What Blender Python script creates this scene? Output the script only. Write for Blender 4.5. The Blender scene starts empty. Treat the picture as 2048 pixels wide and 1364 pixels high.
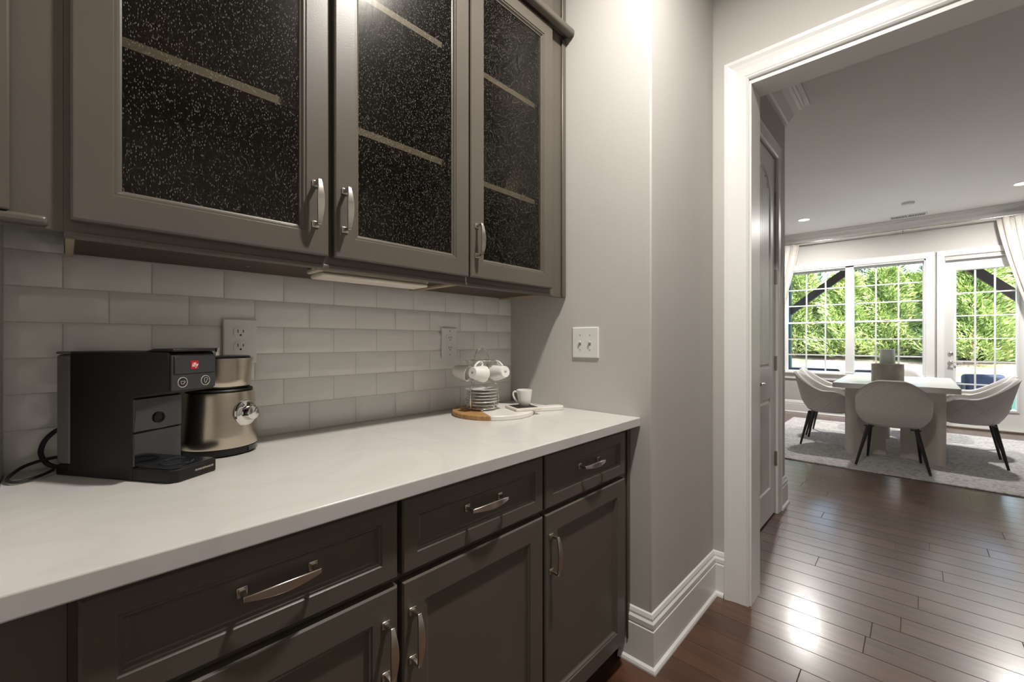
import bpy, bmesh, math, random
from mathutils import Vector, Matrix
random.seed(7)
R = math.radians
PI = math.pi
sc = bpy.context.scene
C = sc.collection

# ------------------------------------------------------------------ camera, world, sun, exposure
CAM_H = 1.18
cd = bpy.data.cameras.new('camera'); cam = bpy.data.objects.new('camera', cd); C.objects.link(cam)
cd.sensor_width = 36.0; cd.lens = 848.0/2048.0*36.0; cd.clip_start = 0.02; cd.clip_end = 300
cam.location = (0, 0, CAM_H)
cam.rotation_euler = (R(90), 0, -math.atan2(.7254, .6884))
sc.camera = cam

world = bpy.data.worlds.new('world'); sc.world = world; world.use_nodes = True
wn = world.node_tree.nodes; wl = world.node_tree.links
bg = wn['Background']
sky = wn.new('ShaderNodeTexSky'); sky.sky_type = 'NISHITA'; sky.sun_disc = False
sky.sun_elevation = R(46); sky.sun_rotation = R(225); sky.air_density = 1.0; sky.dust_density = 1.6; sky.ozone_density = 1.0
wl.new(sky.outputs[0], bg.inputs[0]); bg.inputs[1].default_value = 1.15

sd = bpy.data.lights.new('sun_offscreen', 'SUN'); sd.energy = 20; sd.angle = R(1.0); sd.color = (1, .95, .86)
so = bpy.data.objects.new('sun_offscreen', sd); C.objects.link(so)
so.rotation_euler = Vector((0.47, 0.50, -0.72)).to_track_quat('-Z', 'Y').to_euler()

CEIL = 2.92
CANS = [  # x, y, watts, colour, name ending, label
    (0.95, 0.28, 29, (1, .945, .87), '_offscreen', 'lit recessed ceiling light above the pantry counter'),   # casts the handle and wall-cabinet shadows, glints in the glass door
    (7.30, 1.15, 38, (1, .97, .92), '', 'lit round recessed ceiling light in front of the window curtain'),
    (7.27, -0.87, 38, (1, .97, .92), '', 'lit round recessed ceiling light in front of the patio door'),
]
vs = sc.view_settings
vs.view_transform = 'Standard'; vs.look = 'None'; vs.gamma = 1.0; vs.use_curve_mapping = False
vs.exposure = 0.55

# ------------------------------------------------------------------ materials
MATS = {}
def nodes_of(name):
    m = bpy.data.materials.new(name); m.use_nodes = True
    n = m.node_tree.nodes; l = m.node_tree.links
    return m, n, l, n['Principled BSDF']
def mat(name, col, rough=.5, metal=0, var=.04, scale=8, bump=0, bscale=60, stretch=(1,1,1), coat=0, spec=.5, aniso=0, emit=None):
    """procedural base: principled with a little noise in colour and optional bump"""
    m, n, l, b = nodes_of(name)
    tc = n.new('ShaderNodeTexCoord'); mp = n.new('ShaderNodeMapping'); mp.inputs['Scale'].default_value = stretch
    l.new(tc.outputs['Object'], mp.inputs[0])
    nz = n.new('ShaderNodeTexNoise'); nz.inputs['Scale'].default_value = scale; nz.inputs['Detail'].default_value = 4
    l.new(mp.outputs[0], nz.inputs['Vector'])
    r = n.new('ShaderNodeValToRGB')
    r.color_ramp.elements[0].position = .3; r.color_ramp.elements[1].position = .7
    lo = [max(0, c*(1-var)) for c in col]; hi = [min(1, c*(1+var)) for c in col]
    r.color_ramp.elements[0].color = (*lo, 1); r.color_ramp.elements[1].color = (*hi, 1)
    l.new(nz.outputs['Fac'], r.inputs[0]); l.new(r.outputs[0], b.inputs['Base Color'])
    b.inputs['Roughness'].default_value = rough; b.inputs['Metallic'].default_value = metal
    b.inputs['Specular IOR Level'].default_value = spec
    b.inputs['Coat Weight'].default_value = coat; b.inputs['Coat Roughness'].default_value = .1
    b.inputs['Anisotropic'].default_value = aniso
    if emit:
        b.inputs['Emission Color'].default_value = (*emit[0], 1); b.inputs['Emission Strength'].default_value = emit[1]
    if bump:
        n2 = n.new('ShaderNodeTexNoise'); n2.inputs['Scale'].default_value = bscale; n2.inputs['Detail'].default_value = 3
        l.new(mp.outputs[0], n2.inputs['Vector'])
        bp = n.new('ShaderNodeBump'); bp.inputs['Strength'].default_value = bump; bp.inputs['Distance'].default_value = .002
        l.new(n2.outputs['Fac'], bp.inputs['Height']); l.new(bp.outputs[0], b.inputs['Normal'])
    MATS[name] = m
    return m
WALL = mat('wall_paint', (.565, .548, .522), .75, var=.015, scale=3, bump=.12, bscale=260)
CEILP = mat('ceiling_paint', (.86, .855, .84), .85, var=.01, scale=3, bump=.1, bscale=260)
TRIM = mat('trim_paint', (.84, .84, .83), .32, var=.01, scale=4)
DOORP = mat('door_paint', (.83, .83, .82), .28, var=.01, scale=4)
CAB = mat('cabinet_paint', (.110, .096, .079), .36, var=.05, scale=5, bump=.05, bscale=300, spec=.45)
CABIN = mat('cabinet_interior', (.125, .11, .09), .6, var=.08, scale=6)
SHELF = mat('shelf_paint', (.15, .133, .11), .5, var=.06, scale=9)
DWOOD = mat('dark_plywood', (.055, .034, .02), .6, var=.3, scale=4, stretch=(1, 12, 12))
LWOOD = mat('raw_edge_wood', (.45, .36, .24), .6, var=.15, scale=5)
NICKEL = mat('brushed_nickel', (.68, .65, .59), .24, 1, var=.02, scale=30, stretch=(1, 1, 12))
CHROME = mat('chrome', (.78, .77, .75), .1, 1, var=.02)
STEEL = mat('brushed_steel', (.60, .54, .45), .24, 1, var=.08, scale=40, stretch=(.3, .3, 30), aniso=.6)
BLACKP = mat('black_plastic', (.010, .0082, .0075), .48, var=.1, scale=20, spec=.35)
GLOSSB = mat('gloss_black_plastic', (.018, .02, .024), .06, var=.1, scale=20, coat=.6)
PANELB = mat('charcoal_panel', (.035, .037, .042), .3, var=.05, scale=20)
TANKG = mat('smoked_tank', (.17, .155, .155), .25, var=.05, scale=20)
WHITEPL = mat('white_plastic', (.80, .80, .78), .3, var=.01)
IVORYPL = mat('ivory_plastic', (.70, .64, .52), .45, var=.03)
LENSPL = mat('light_lens', (.82, .76, .66), .4, var=.02)
SLOT = mat('slot_black', (.01, .01, .01), .6)
GREYLN = mat('seam_grey', (.36, .35, .33), .6)
CERAM = mat('white_ceramic', (.83, .82, .79), .12, var=.01, coat=.4)
CREAM = mat('cream_ceramic', (.74, .70, .63), .4, var=.03)
PHOTO = mat('dark_print', (.03, .025, .022), .4, var=.9, scale=18)
RED = mat('logo_red', (.45, .01, .02), .4)
INKW = mat('logo_white', (.85, .83, .8), .4)
INKG = mat('ring_ink', (.55, .5, .42), .4)
RUBBER = mat('black_rubber', (.014, .013, .013), .5)
GROUT = mat('grout', (.62, .60, .56), .9, var=.04, scale=30)
TILE = mat('tile_glaze', (.82, .81, .785), .13, var=.03, scale=6, bump=.14, bscale=9, coat=.3)
FABRIC = mat('boucle_fabric', (.70, .68, .65), .95, var=.07, scale=120, bump=.5, bscale=300, spec=.1)
PIPE = mat('fabric_piping', (.68, .65, .61), .9, var=.05, scale=80, spec=.1)
BLACKM = mat('black_metal', (.016, .014, .013), .42, var=.1)
TABLEW = mat('whitewashed_top', (.72, .71, .69), .3, var=.03, scale=5, stretch=(2, 14, 2))
TABLEL = mat('limewashed_leg', (.62, .58, .53), .6, var=.06, scale=7, bump=.1)
CONC = mat('travertine', (.34, .31, .275), .65, var=.25, scale=9, stretch=(1.2, 1.2, .7), bump=.3, bscale=40)
WAX = mat('candle_wax', (.82, .80, .76), .5, var=.02)
CURT = mat('curtain_linen', (.66, .62, .58), .9, var=.05, scale=30, stretch=(4, 4, .4), bump=.2, bscale=200, spec=.1)
TIMBER = mat('dark_timber', (.03, .02, .015), .7, var=.3, scale=6, stretch=(6, 6, .6))
POSTG = mat('green_post_paint', (.012, .05, .04), .5, var=.1)
PATIO = mat('patio_concrete', (.42, .39, .35), .8, var=.08, scale=3)
NAVY = mat('navy_canvas', (.012, .021, .05), .8, var=.25, scale=9)
WICKER = mat('dark_wicker', (.03, .03, .034), .6, var=.4, scale=60)
TURF = mat('green_turf', (.005, .05, .024), .9, var=.25, scale=40)
BARK = mat('bark', (.16, .11, .08), .9, var=.3, scale=14)
EXTW = mat('outside_siding', (.5, .48, .45), .8)
LAMPON = mat('lit_lens', (1, 1, 1), .5, emit=((1, .93, .82), 9))
SOILM = None

def wood_floor():
    m, n, l, b = nodes_of('dark_hardwood')
    tc = n.new('ShaderNodeTexCoord'); mp = n.new('ShaderNodeMapping'); mp.inputs['Scale'].default_value = (14, 1.1, 14)
    oi = n.new('ShaderNodeObjectInfo')
    ad = n.new('ShaderNodeVectorMath'); ad.operation = 'ADD'
    cb = n.new('ShaderNodeCombineXYZ'); mu = n.new('ShaderNodeMath'); mu.operation = 'MULTIPLY'; mu.inputs[1].default_value = 37
    l.new(oi.outputs['Random'], mu.inputs[0]); l.new(mu.outputs[0], cb.inputs[0]); l.new(mu.outputs[0], cb.inputs[1])
    l.new(tc.outputs['Object'], mp.inputs[0]); l.new(mp.outputs[0], ad.inputs[0]); l.new(cb.outputs[0], ad.inputs[1])
    nz = n.new('ShaderNodeTexNoise'); nz.inputs['Scale'].default_value = 2.2; nz.inputs['Detail'].default_value = 8; nz.inputs['Distortion'].default_value = .6
    l.new(ad.outputs[0], nz.inputs['Vector'])
    r = n.new('ShaderNodeValToRGB'); e = r.color_ramp.elements
    e[0].position = .28; e[0].color = (.062, .026, .014, 1); e[1].position = .72; e[1].color = (.122, .055, .030, 1)
    l.new(nz.outputs['Fac'], r.inputs[0])
    hs = n.new('ShaderNodeHueSaturation')
    mr = n.new('ShaderNodeMapRange'); mr.inputs[3].default_value = .78; mr.inputs[4].default_value = 1.25
    l.new(oi.outputs['Random'], mr.inputs[0]); l.new(mr.outputs[0], hs.inputs['Value']); l.new(r.outputs[0], hs.inputs['Color'])
    l.new(hs.outputs[0], b.inputs['Base Color'])
    b.inputs['Roughness'].default_value = .3; b.inputs['Specular IOR Level'].default_value = .6; b.inputs['Coat Weight'].default_value = .6; b.inputs['Coat Roughness'].default_value = .17
    n2 = n.new('ShaderNodeTexNoise'); n2.inputs['Scale'].default_value = 1.6; n2.inputs['Detail'].default_value = 4
    l.new(ad.outputs[0], n2.inputs['Vector'])
    bp = n.new('ShaderNodeBump'); bp.inputs['Strength'].default_value = .05; bp.inputs['Distance'].default_value = .002
    l.new(n2.outputs['Fac'], bp.inputs['Height']); l.new(bp.outputs[0], b.inputs['Normal'])
    return m
FLOORM = wood_floor()
SUBFLOOR = mat('floor_seam', (.075, .034, .019), .7)

def quartz():
    m, n, l, b = nodes_of('white_quartz')
    tc = n.new('ShaderNodeTexCoord')
    nz = n.new('ShaderNodeTexNoise'); nz.inputs['Scale'].default_value = 2.4; nz.inputs['Detail'].default_value = 9; nz.inputs['Distortion'].default_value = 1.6
    l.new(tc.outputs['Object'], nz.inputs['Vector'])
    r = n.new('ShaderNodeValToRGB'); e = r.color_ramp.elements
    e[0].position = .40; e[0].color = (.66, .645, .62, 1); e[1].position = .56; e[1].color = (.67, .655, .63, 1)
    x = r.color_ramp.elements.new(.475); x.color = (.635, .62, .595, 1)
    x = r.color_ramp.elements.new(.50); x.color = (.66, .645, .62, 1)
    l.new(nz.outputs['Fac'], r.inputs[0]); l.new(r.outputs[0], b.inputs['Base Color'])
    b.inputs['Roughness'].default_value = .22
    return m
QUARTZ = quartz()

def rug_mat():
    m, n, l, b = nodes_of('woven_rug')
    tc = n.new('ShaderNodeTexCoord')
    mp = n.new('ShaderNodeMapping'); mp.inputs['Scale'].default_value = (62, 48, 1); l.new(tc.outputs['Object'], mp.inputs[0])
    v = n.new('ShaderNodeTexVoronoi'); v.inputs['Scale'].default_value = 1.0; l.new(mp.outputs[0], v.inputs['Vector'])
    nz = n.new('ShaderNodeTexNoise'); nz.inputs['Scale'].default_value = 5; l.new(tc.outputs['Object'], nz.inputs['Vector'])
    r = n.new('ShaderNodeValToRGB'); e = r.color_ramp.elements
    e[0].color = (.33, .32, .31, 1); e[1].color = (.68, .665, .65, 1); e[0].position = .05; e[1].position = .75
    sp = n.new('ShaderNodeSeparateColor'); l.new(v.outputs['Color'], sp.inputs[0])
    mx = n.new('ShaderNodeMath'); mx.operation = 'MULTIPLY_ADD'; mx.inputs[1].default_value = .7
    l.new(sp.outputs[0], mx.inputs[0]); mu = n.new('ShaderNodeMath'); mu.operation = 'MULTIPLY'; mu.inputs[1].default_value = .5
    l.new(nz.outputs['Fac'], mu.inputs[0]); l.new(mu.outputs[0], mx.inputs[2])
    l.new(mx.outputs[0], r.inputs[0]); l.new(r.outputs[0], b.inputs['Base Color'])
    b.inputs['Roughness'].default_value = .95; b.inputs['Specular IOR Level'].default_value = .1
    bp = n.new('ShaderNodeBump'); bp.inputs['Strength'].default_value = .9; bp.inputs['Distance'].default_value = .006; bp.invert = True
    l.new(v.outputs['Distance'], bp.inputs['Height']); l.new(bp.outputs[0], b.inputs['Normal'])
    return m
RUG = rug_mat()

def pane_mat(name, seeded=False):
    m = bpy.data.materials.new(name); m.use_nodes = True
    n = m.node_tree.nodes; l = m.node_tree.links; n.remove(n['Principled BSDF'])
    out = n['Material Output']
    tr = n.new('ShaderNodeBsdfTransparent'); gl = n.new('ShaderNodeBsdfGlossy'); mx = n.new('ShaderNodeMixShader')
    fr = n.new('ShaderNodeLayerWeight'); fr.inputs[0].default_value = .5
    pw = n.new('ShaderNodeMath'); pw.operation = 'POWER'; pw.inputs[1].default_value = 4.5; l.new(fr.outputs['Facing'], pw.inputs[0])
    ml = n.new('ShaderNodeMath'); ml.operation = 'MULTIPLY_ADD'; ml.inputs[1].default_value = .35 if seeded else .5; ml.inputs[2].default_value = .014 if seeded else .035
    l.new(pw.outputs[0], ml.inputs[0]); l.new(ml.outputs[0], mx.inputs[0]); l.new(tr.outputs[0], mx.inputs[1]); l.new(gl.outputs[0], mx.inputs[2])
    if not seeded:
        tr.inputs[0].default_value = (.95, .97, .96, 1); gl.inputs['Roughness'].default_value = .01
        l.new(mx.outputs[0], out.inputs[0]); return m
    tr.inputs[0].default_value = (.82, .80, .76, 1); gl.inputs['Roughness'].default_value = .22
    tc = n.new('ShaderNodeTexCoord'); mp = n.new('ShaderNodeMapping'); mp.inputs['Scale'].default_value = (1, 1, .38); l.new(tc.outputs['Object'], mp.inputs[0])
    v = n.new('ShaderNodeTexVoronoi'); v.inputs['Scale'].default_value = 400; v.inputs['Randomness'].default_value = 1; l.new(mp.outputs[0], v.inputs['Vector'])
    sp = n.new('ShaderNodeSeparateColor'); l.new(v.outputs['Color'], sp.inputs[0])
    a = n.new('ShaderNodeMath'); a.operation = 'LESS_THAN'; a.inputs[1].default_value = .30; l.new(v.outputs['Distance'], a.inputs[0])
    c = n.new('ShaderNodeMath'); c.operation = 'GREATER_THAN'; c.inputs[1].default_value = .5; l.new(sp.outputs[0], c.inputs[0])
    d = n.new('ShaderNodeMath'); d.operation = 'MULTIPLY'; l.new(a.outputs[0], d.inputs[0]); l.new(c.outputs[0], d.inputs[1])
    d2 = n.new('ShaderNodeMath'); d2.operation = 'MULTIPLY'; l.new(d.outputs[0], d2.inputs[0]); l.new(sp.outputs[1], d2.inputs[1])
    d3 = n.new('ShaderNodeMath'); d3.operation = 'MULTIPLY'; d3.inputs[1].default_value = .3; l.new(d2.outputs[0], d3.inputs[0])
    nz = n.new('ShaderNodeTexNoise'); nz.inputs['Scale'].default_value = 60; l.new(mp.outputs[0], nz.inputs['Vector'])
    bp = n.new('ShaderNodeBump'); bp.inputs['Strength'].default_value = .10; bp.inputs['Distance'].default_value = .002
    l.new(nz.outputs['Fac'], bp.inputs['Height']); l.new(bp.outputs[0], gl.inputs['Normal']); l.new(bp.outputs[0], fr.inputs['Normal'])
    df = n.new('ShaderNodeBsdfDiffuse'); df.inputs[0].default_value = (.7, .66, .58, 1)
    m2 = n.new('ShaderNodeMixShader'); l.new(d3.outputs[0], m2.inputs[0]); l.new(mx.outputs[0], m2.inputs[1]); l.new(df.outputs[0], m2.inputs[2])
    l.new(m2.outputs[0], out.inputs[0])
    return m
PANE = pane_mat('window_glass'); SEEDED = pane_mat('seeded_glass', True)

def leaf_mat(name, c0, c1):
    m, n, l, b = nodes_of(name)
    oi = n.new('ShaderNodeObjectInfo'); ge = n.new('ShaderNodeNewGeometry')
    r = n.new('ShaderNodeValToRGB'); r.color_ramp.elements[0].color = (*c0, 1); r.color_ramp.elements[1].color = (*c1, 1)
    l.new(ge.outputs['Random Per Island'], r.inputs[0])
    hs = n.new('ShaderNodeHueSaturation'); mr = n.new('ShaderNodeMapRange'); mr.inputs[3].default_value = .8; mr.inputs[4].default_value = 1.2
    l.new(oi.outputs['Random'], mr.inputs[0]); l.new(mr.outputs[0], hs.inputs['Value']); l.new(r.outputs[0], hs.inputs['Color'])
    l.new(hs.outputs[0], b.inputs['Base Color']); b.inputs['Roughness'].default_value = .6
    b.inputs['Transmission Weight'].default_value = 0
    return m
LEAF1 = leaf_mat('pine_needles', (.13, .20, .05), (.33, .40, .14))
LEAF2 = leaf_mat('dark_foliage', (.05, .12, .06), (.24, .32, .18))

def ground_mat():
    m, n, l, b = nodes_of('bare_ground')
    tc = n.new('ShaderNodeTexCoord')
    nz = n.new('ShaderNodeTexNoise'); nz.inputs['Scale'].default_value = .6; nz.inputs['Detail'].default_value = 6; l.new(tc.outputs['Object'], nz.inputs['Vector'])
    r = n.new('ShaderNodeValToRGB'); e = r.color_ramp.elements
    e[0].position = .36; e[0].color = (.07, .095, .03, 1); e[1].position = .47; e[1].color = (.165, .125, .088, 1)
    l.new(nz.outputs['Fac'], r.inputs[0]); l.new(r.outputs[0], b.inputs['Base Color']); b.inputs['Roughness'].default_value = .95
    return m
SOIL = ground_mat()

# ------------------------------------------------------------------ helpers
class MB:
    def __init__(s): s.v = []; s.f = []; s.sm = []
    def add(s, vs, fs, sm=False):
        o = len(s.v); s.v += [tuple(p) for p in vs]; s.f += [tuple(i+o for i in f) for f in fs]; s.sm += [sm]*len(fs); return s
    def box(s, x0, y0, z0, x1, y1, z1):
        a, b = sorted((x0, x1)); c, d = sorted((y0, y1)); e, f = sorted((z0, z1))
        return s.add([(a,c,e),(b,c,e),(b,d,e),(a,d,e),(a,c,f),(b,c,f),(b,d,f),(a,d,f)],
                     [(0,3,2,1),(4,5,6,7),(0,1,5,4),(1,2,6,5),(2,3,7,6),(3,0,4,7)])
    def loft(s, rings, cap=True, closed=True, sm=True, loop=False):
        k = len(rings[0]); vs = [p for r in rings for p in r]; fs = []
        n = len(rings)
        for i in range(n if loop else n-1):
            j = (i+1) % n
            for a in range(k if closed else k-1):
                b = (a+1) % k
                fs.append((i*k+a, i*k+b, j*k+b, j*k+a))
        s.add(vs, fs, sm)
        if cap and not loop:
            s.add(rings[0], [tuple(range(k))[::-1]]); s.add(rings[-1], [tuple(range(k))])
        return s
    def lathe(s, prof, c=(0,0,0), seg=32, sm=True, cap=True):
        rings = [[(c[0]+r*math.cos(2*PI*a/seg), c[1]+r*math.sin(2*PI*a/seg), c[2]+z) for a in range(seg)] for r, z in prof]
        return s.loft(rings, cap=cap, sm=sm)
    def tube(s, path, r, seg=8, closed=False, r1=None, sm=True):
        P = [Vector(p) for p in path]; n = len(P); rings = []
        up = Vector((0,0,1)); prev = None
        for i in range(n):
            if closed: t = P[(i+1) % n]-P[i-1]
            else: t = P[min(i+1, n-1)]-P[max(i-1, 0)]
            t.normalize()
            if prev is None:
                a = t.cross(up) if abs(t.dot(up)) < .95 else t.cross(Vector((1,0,0)))
            else: a = prev-t*prev.dot(t)
            a.normalize(); prev = a; b = t.cross(a)
            rr = r if r1 is None else r+(r1-r)*i/(n-1)
            rings.append([tuple(P[i]+a*rr*math.cos(2*PI*k/seg)+b*rr*math.sin(2*PI*k/seg)) for k in range(seg)])
        return s.loft(rings, cap=not closed, sm=sm, loop=closed)
    def prism(s, poly, fn0, fn1, sm=False):
        n = len(poly); a = [fn0(*p) for p in poly]; b = [fn1(*p) for p in poly]
        return s.add(a+b, [tuple(range(n))[::-1], tuple(range(n, 2*n))]+[(i, (i+1) % n, n+(i+1) % n, n+i) for i in range(n)], sm)
    def xform(s, M):
        s.v = [tuple(M @ Vector(p)) for p in s.v]; return s
    def build(s, name, m, parent=None, off=None, bevel=0, bseg=2, auto=None, kind=None):
        o = off if off is not None else ((0,0,0))
        me = bpy.data.meshes.new(name)
        me.from_pydata([(p[0]-o[0], p[1]-o[1], p[2]-o[2]) for p in s.v], [], s.f); me.validate()
        bm = bmesh.new(); bm.from_mesh(me)
        bmesh.ops.remove_doubles(bm, verts=bm.verts, dist=1e-6)
        bmesh.ops.recalc_face_normals(bm, faces=bm.faces); bm.to_mesh(me); bm.free()
        sm = any(s.sm)
        if sm:
            for p in me.polygons: p.use_smooth = True
            me.set_sharp_from_angle(angle=R(auto or 38))
        me.materials.append(m)
        ob = bpy.data.objects.new(name, me); C.objects.link(ob)
        if parent: ob.parent = parent
        elif off is not None: ob.location = off
        if bevel:
            b = ob.modifiers.new('bevel', 'BEVEL'); b.width = bevel; b.segments = bseg; b.limit_method = 'ANGLE'; b.angle_limit = R(40)
            b.harden_normals = False
            for p in me.polygons: p.use_smooth = True
            me.set_sharp_from_angle(angle=R(60))
        if kind: ob['kind'] = kind
        return ob
def tag(o, label, cat, group=None):
    o['label'] = label; o['category'] = cat
    if group: o['group'] = group
    return o
def thing(name, label, cat, loc=(0,0,0), rz=0, group=None):
    e = bpy.data.objects.new(name, None); C.objects.link(e); e.empty_display_size = .05
    e.location = loc; e.rotation_euler = (0, 0, rz)
    return tag(e, label, cat, group)
def dup(root, loc=None, rz=None, label=None, parent=None):
    r = root.copy(); C.objects.link(r)
    if parent: r.parent = parent
    if loc is not None: r.location = loc
    if rz is not None: r.rotation_euler = (0, 0, rz)
    if label: r['label'] = label
    for ch in list(root.children): dup(ch, parent=r)
    return r
def struct(o): o['kind'] = 'structure'; return o
def sbox(name, boxes, m, bevel=0):
    b = MB()
    for q in boxes: b.box(*q)
    return struct(b.build(name, m, bevel=bevel))
def sweep(path, prof, fn, side=1, cap=True):
    """mitred sweep of prof [(a,b)] along a 2-D polyline; fn(p,q,b) maps plan point + height to 3-D"""
    P = [Vector(p) for p in path]; n = len(P); rings = []
    nrm = []
    for i in range(n-1):
        d = (P[i+1]-P[i]).normalized(); nrm.append(Vector((-d.y, d.x))*side)
    for i in range(n):
        if i == 0: m_ = nrm[0]
        elif i == n-1: m_ = nrm[-1]
        else:
            m_ = nrm[i-1]+nrm[i]; m_ = m_/(m_.dot(nrm[i]))
        rings.append([fn(P[i].x+m_.x*a, P[i].y+m_.y*a, b) for a, b in prof])
    return MB().loft(rings, cap=cap, sm=False)
def rect_loops(m, x0, x1, z0, z1, loops, ring=False, fill=True, fn=lambda x, y, z: (x, y, z)):
    rs = []
    for ins, y in loops:
        rs.append([fn(x0+ins, y, z0+ins), fn(x1-ins, y, z0+ins), fn(x1-ins, y, z1-ins), fn(x0+ins, y, z1-ins)])
    m.loft(rs, cap=fill and not ring, sm=False, loop=ring)
    return m
def text_mesh(body, size, name, m, parent, mtx, shear=0, depth=.0004):
    cu = bpy.data.curves.new(name, 'FONT'); cu.body = body; cu.size = size; cu.shear = shear; cu.extrude = depth
    cu.align_x = 'CENTER'; cu.align_y = 'CENTER'
    t = bpy.data.objects.new(name+'_tmp', cu); C.objects.link(t)
    dg = bpy.context.evaluated_depsgraph_get(); dg.update()
    me = bpy.data.meshes.new_from_object(t.evaluated_get(dg)); me.name = name
    bpy.data.objects.remove(t); bpy.data.curves.remove(cu)
    me.materials.clear(); me.materials.append(m); me.transform(mtx)
    o = bpy.data.objects.new(name, me); C.objects.link(o); o.parent = parent
    return o

# ------------------------------------------------------------------ the shell
XR, YB, YF = 1.452, 1.384, .687         # alcove right wall, tiled back wall, front line of the pantry wall
XD0, XD1 = 2.10, 2.24                   # doorway wall
HX = 3.62                               # end of the hall wall
FX = 8.35                               # far window wall
HEAD = 2.345; OY0, OY1 = .545, -.66     # doorway opening
wall_back = sbox('wall_back', [(-.25, YB, 0, XR, YB+.12, CEIL)], GROUT)
sbox('wall_alcove_left', [(-.25, YF, 0, -.09, YB, CEIL)], WALL)
o = MB().box(XR, YF, 0, XD0, YB+.12, CEIL).build('wall_alcove_right', WALL, bevel=.006, bseg=3); struct(o)
sbox('wall_pantry_front', [(-1.7, YF, 0, -.25, YF+.1, CEIL)], WALL)
sbox('wall_pantry_left', [(-1.7, -1.4, 0, -1.6, YF, CEIL)], WALL)
sbox('wall_pantry_rear', [(-1.6, -1.4, 0, XD0, -1.3, CEIL)], WALL)
sbox('wall_doorway', [(XD0, OY0, 0, XD1, YB+.12, CEIL), (XD0, OY1, HEAD, XD1, OY0, CEIL), (XD0, -5.1, 0, XD1, OY1, CEIL)], WALL)
DX0, DX1, DZ = 2.68, 3.345, 2.42        # hall door slab
sbox('wall_hall', [(XD1, YF, 0, DX0-.004, .75, CEIL), (DX1+.004, YF, 0, HX, .75, CEIL), (DX0-.004, YF, DZ+.004, DX1+.004, .75, CEIL),
                   (XD1, .75, 0, HX, YB+.12, CEIL), (HX-.1, YB+.12, 0, HX, 3.3, CEIL)], WALL)
sbox('wall_dining_left', [(HX, 3.2, 0, FX, 3.3, CEIL)], WALL)
sbox('wall_dining_right', [(XD1, -5.1, 0, FX, -5.0, CEIL)], WALL)
WY0, WY1, WZ0, WZ1 = 1.60, -.125, .66, 2.345        # window hole
PY0, PY1, PZ = -.298, -1.068, 2.30                  # patio door hole
T = FX+.14
sbox('wall_far', [(FX, WY0, 0, T, 3.3, CEIL), (FX, WY1, 0, T, WY0, WZ0), (FX, WY1, WZ1, T, WY0, CEIL), (FX, PY0, 0, T, WY1, CEIL),
                  (FX, PY1, PZ, T, PY0, CEIL), (FX, -5.1, 0, T, PY1, CEIL)], WALL)
sbox('ceiling', [(-1.8, -5.2, CEIL, FX+.3, 3.4, CEIL+.12)], CEILP)
floor = sbox('floor', [(-1.7, -5.1, -.12, FX+.14, 3.3, -.0035)], SUBFLOOR)

# floor planks, running in Y, 127 mm wide
PW = .127; x_ref = 2.329
plank_meshes = {}
def plank_mesh(L, w=PW):
    key = (round(L, 3), round(w, 3))
    if key not in plank_meshes:
        g = .0006; e = .0014; h = .0038
        me = bpy.data.meshes.new('plank')
        v = [(g, g, 0), (w-g, g, 0), (w-g, L-g, 0), (g, L-g, 0), (g, g, h-.0007), (w-g, g, h-.0007), (w-g, L-g, h-.0007), (g, L-g, h-.0007),
             (g+e, g+e, h), (w-g-e, g+e, h), (w-g-e, L-g-e, h), (g+e, L-g-e, h)]
        f = [(0,3,2,1),(0,1,5,4),(1,2,6,5),(2,3,7,6),(3,0,4,7),(4,5,9,8),(5,6,10,9),(6,7,11,10),(7,4,8,11),(8,9,10,11)]
        me.from_pydata(v, [], f); me.materials.append(FLOORM); plank_meshes[key] = me
    return plank_meshes[key]
rng = random.Random(5)
rows = []
i0 = int(math.floor((-.6-x_ref)/PW)); i1 = int(math.ceil((FX-x_ref)/PW))
LENS = [.45, .6, .75, .9, 1.05, 1.2, 1.5]
nplank = 0
for i in range(i0, i1):
    x = x_ref+i*PW
    if x+PW > FX: continue
    ylo = min(-.9, -.12*x-.55); yhi = YF+.02 if x < HX-.02 else (1.9 if x < 5.2 else 1.9)
    if x < XR-.13: yhi = .80
    if x < .4: ylo = -.9
    y = ylo-rng.random()*.9
    while y < yhi-.01:
        L = rng.choice(LENS) if x < 5.0 else rng.choice([1.05, 1.2, 1.5])
        L = min(L, round(yhi-y, 2))
        if L < .02: break
        ob = bpy.data.objects.new('plank', plank_mesh(L)); C.objects.link(ob); ob.parent = floor
        ob.location = (x, y, -.0038); y += L; nplank += 1
print('planks', nplank)

# baseboards
BASE = [(0, 0), (.027, 0), (.027, .006), (.024, .014), (.016, .02), (.016, .142), (.0125, .146), (.0145, .152), (.0145, .168), (.009, .176), (.009, .184), (.005, .196), (0, .2)]
def plan(p, q, b): return (p, q, b)
def baseboard(name, path, side): return struct(sweep(path, BASE, plan, side).build(name, TRIM))
baseboard('baseboard_right', [(XR, .808), (XR, YF), (XD0, YF), (XD0, .635)], -1)
baseboard('baseboard_hall', [(3.43, YF), (HX, YF), (HX, 3.2)], -1)
baseboard('baseboard_hall_end', [(XD1, .655), (XD1, YF), (2.60, YF)], -1)
baseboard('baseboard_far', [(FX, 3.2), (FX, -.233)], -1)
baseboard('baseboard_far_right', [(FX, -1.14), (FX, -5.0)], -1)

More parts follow.
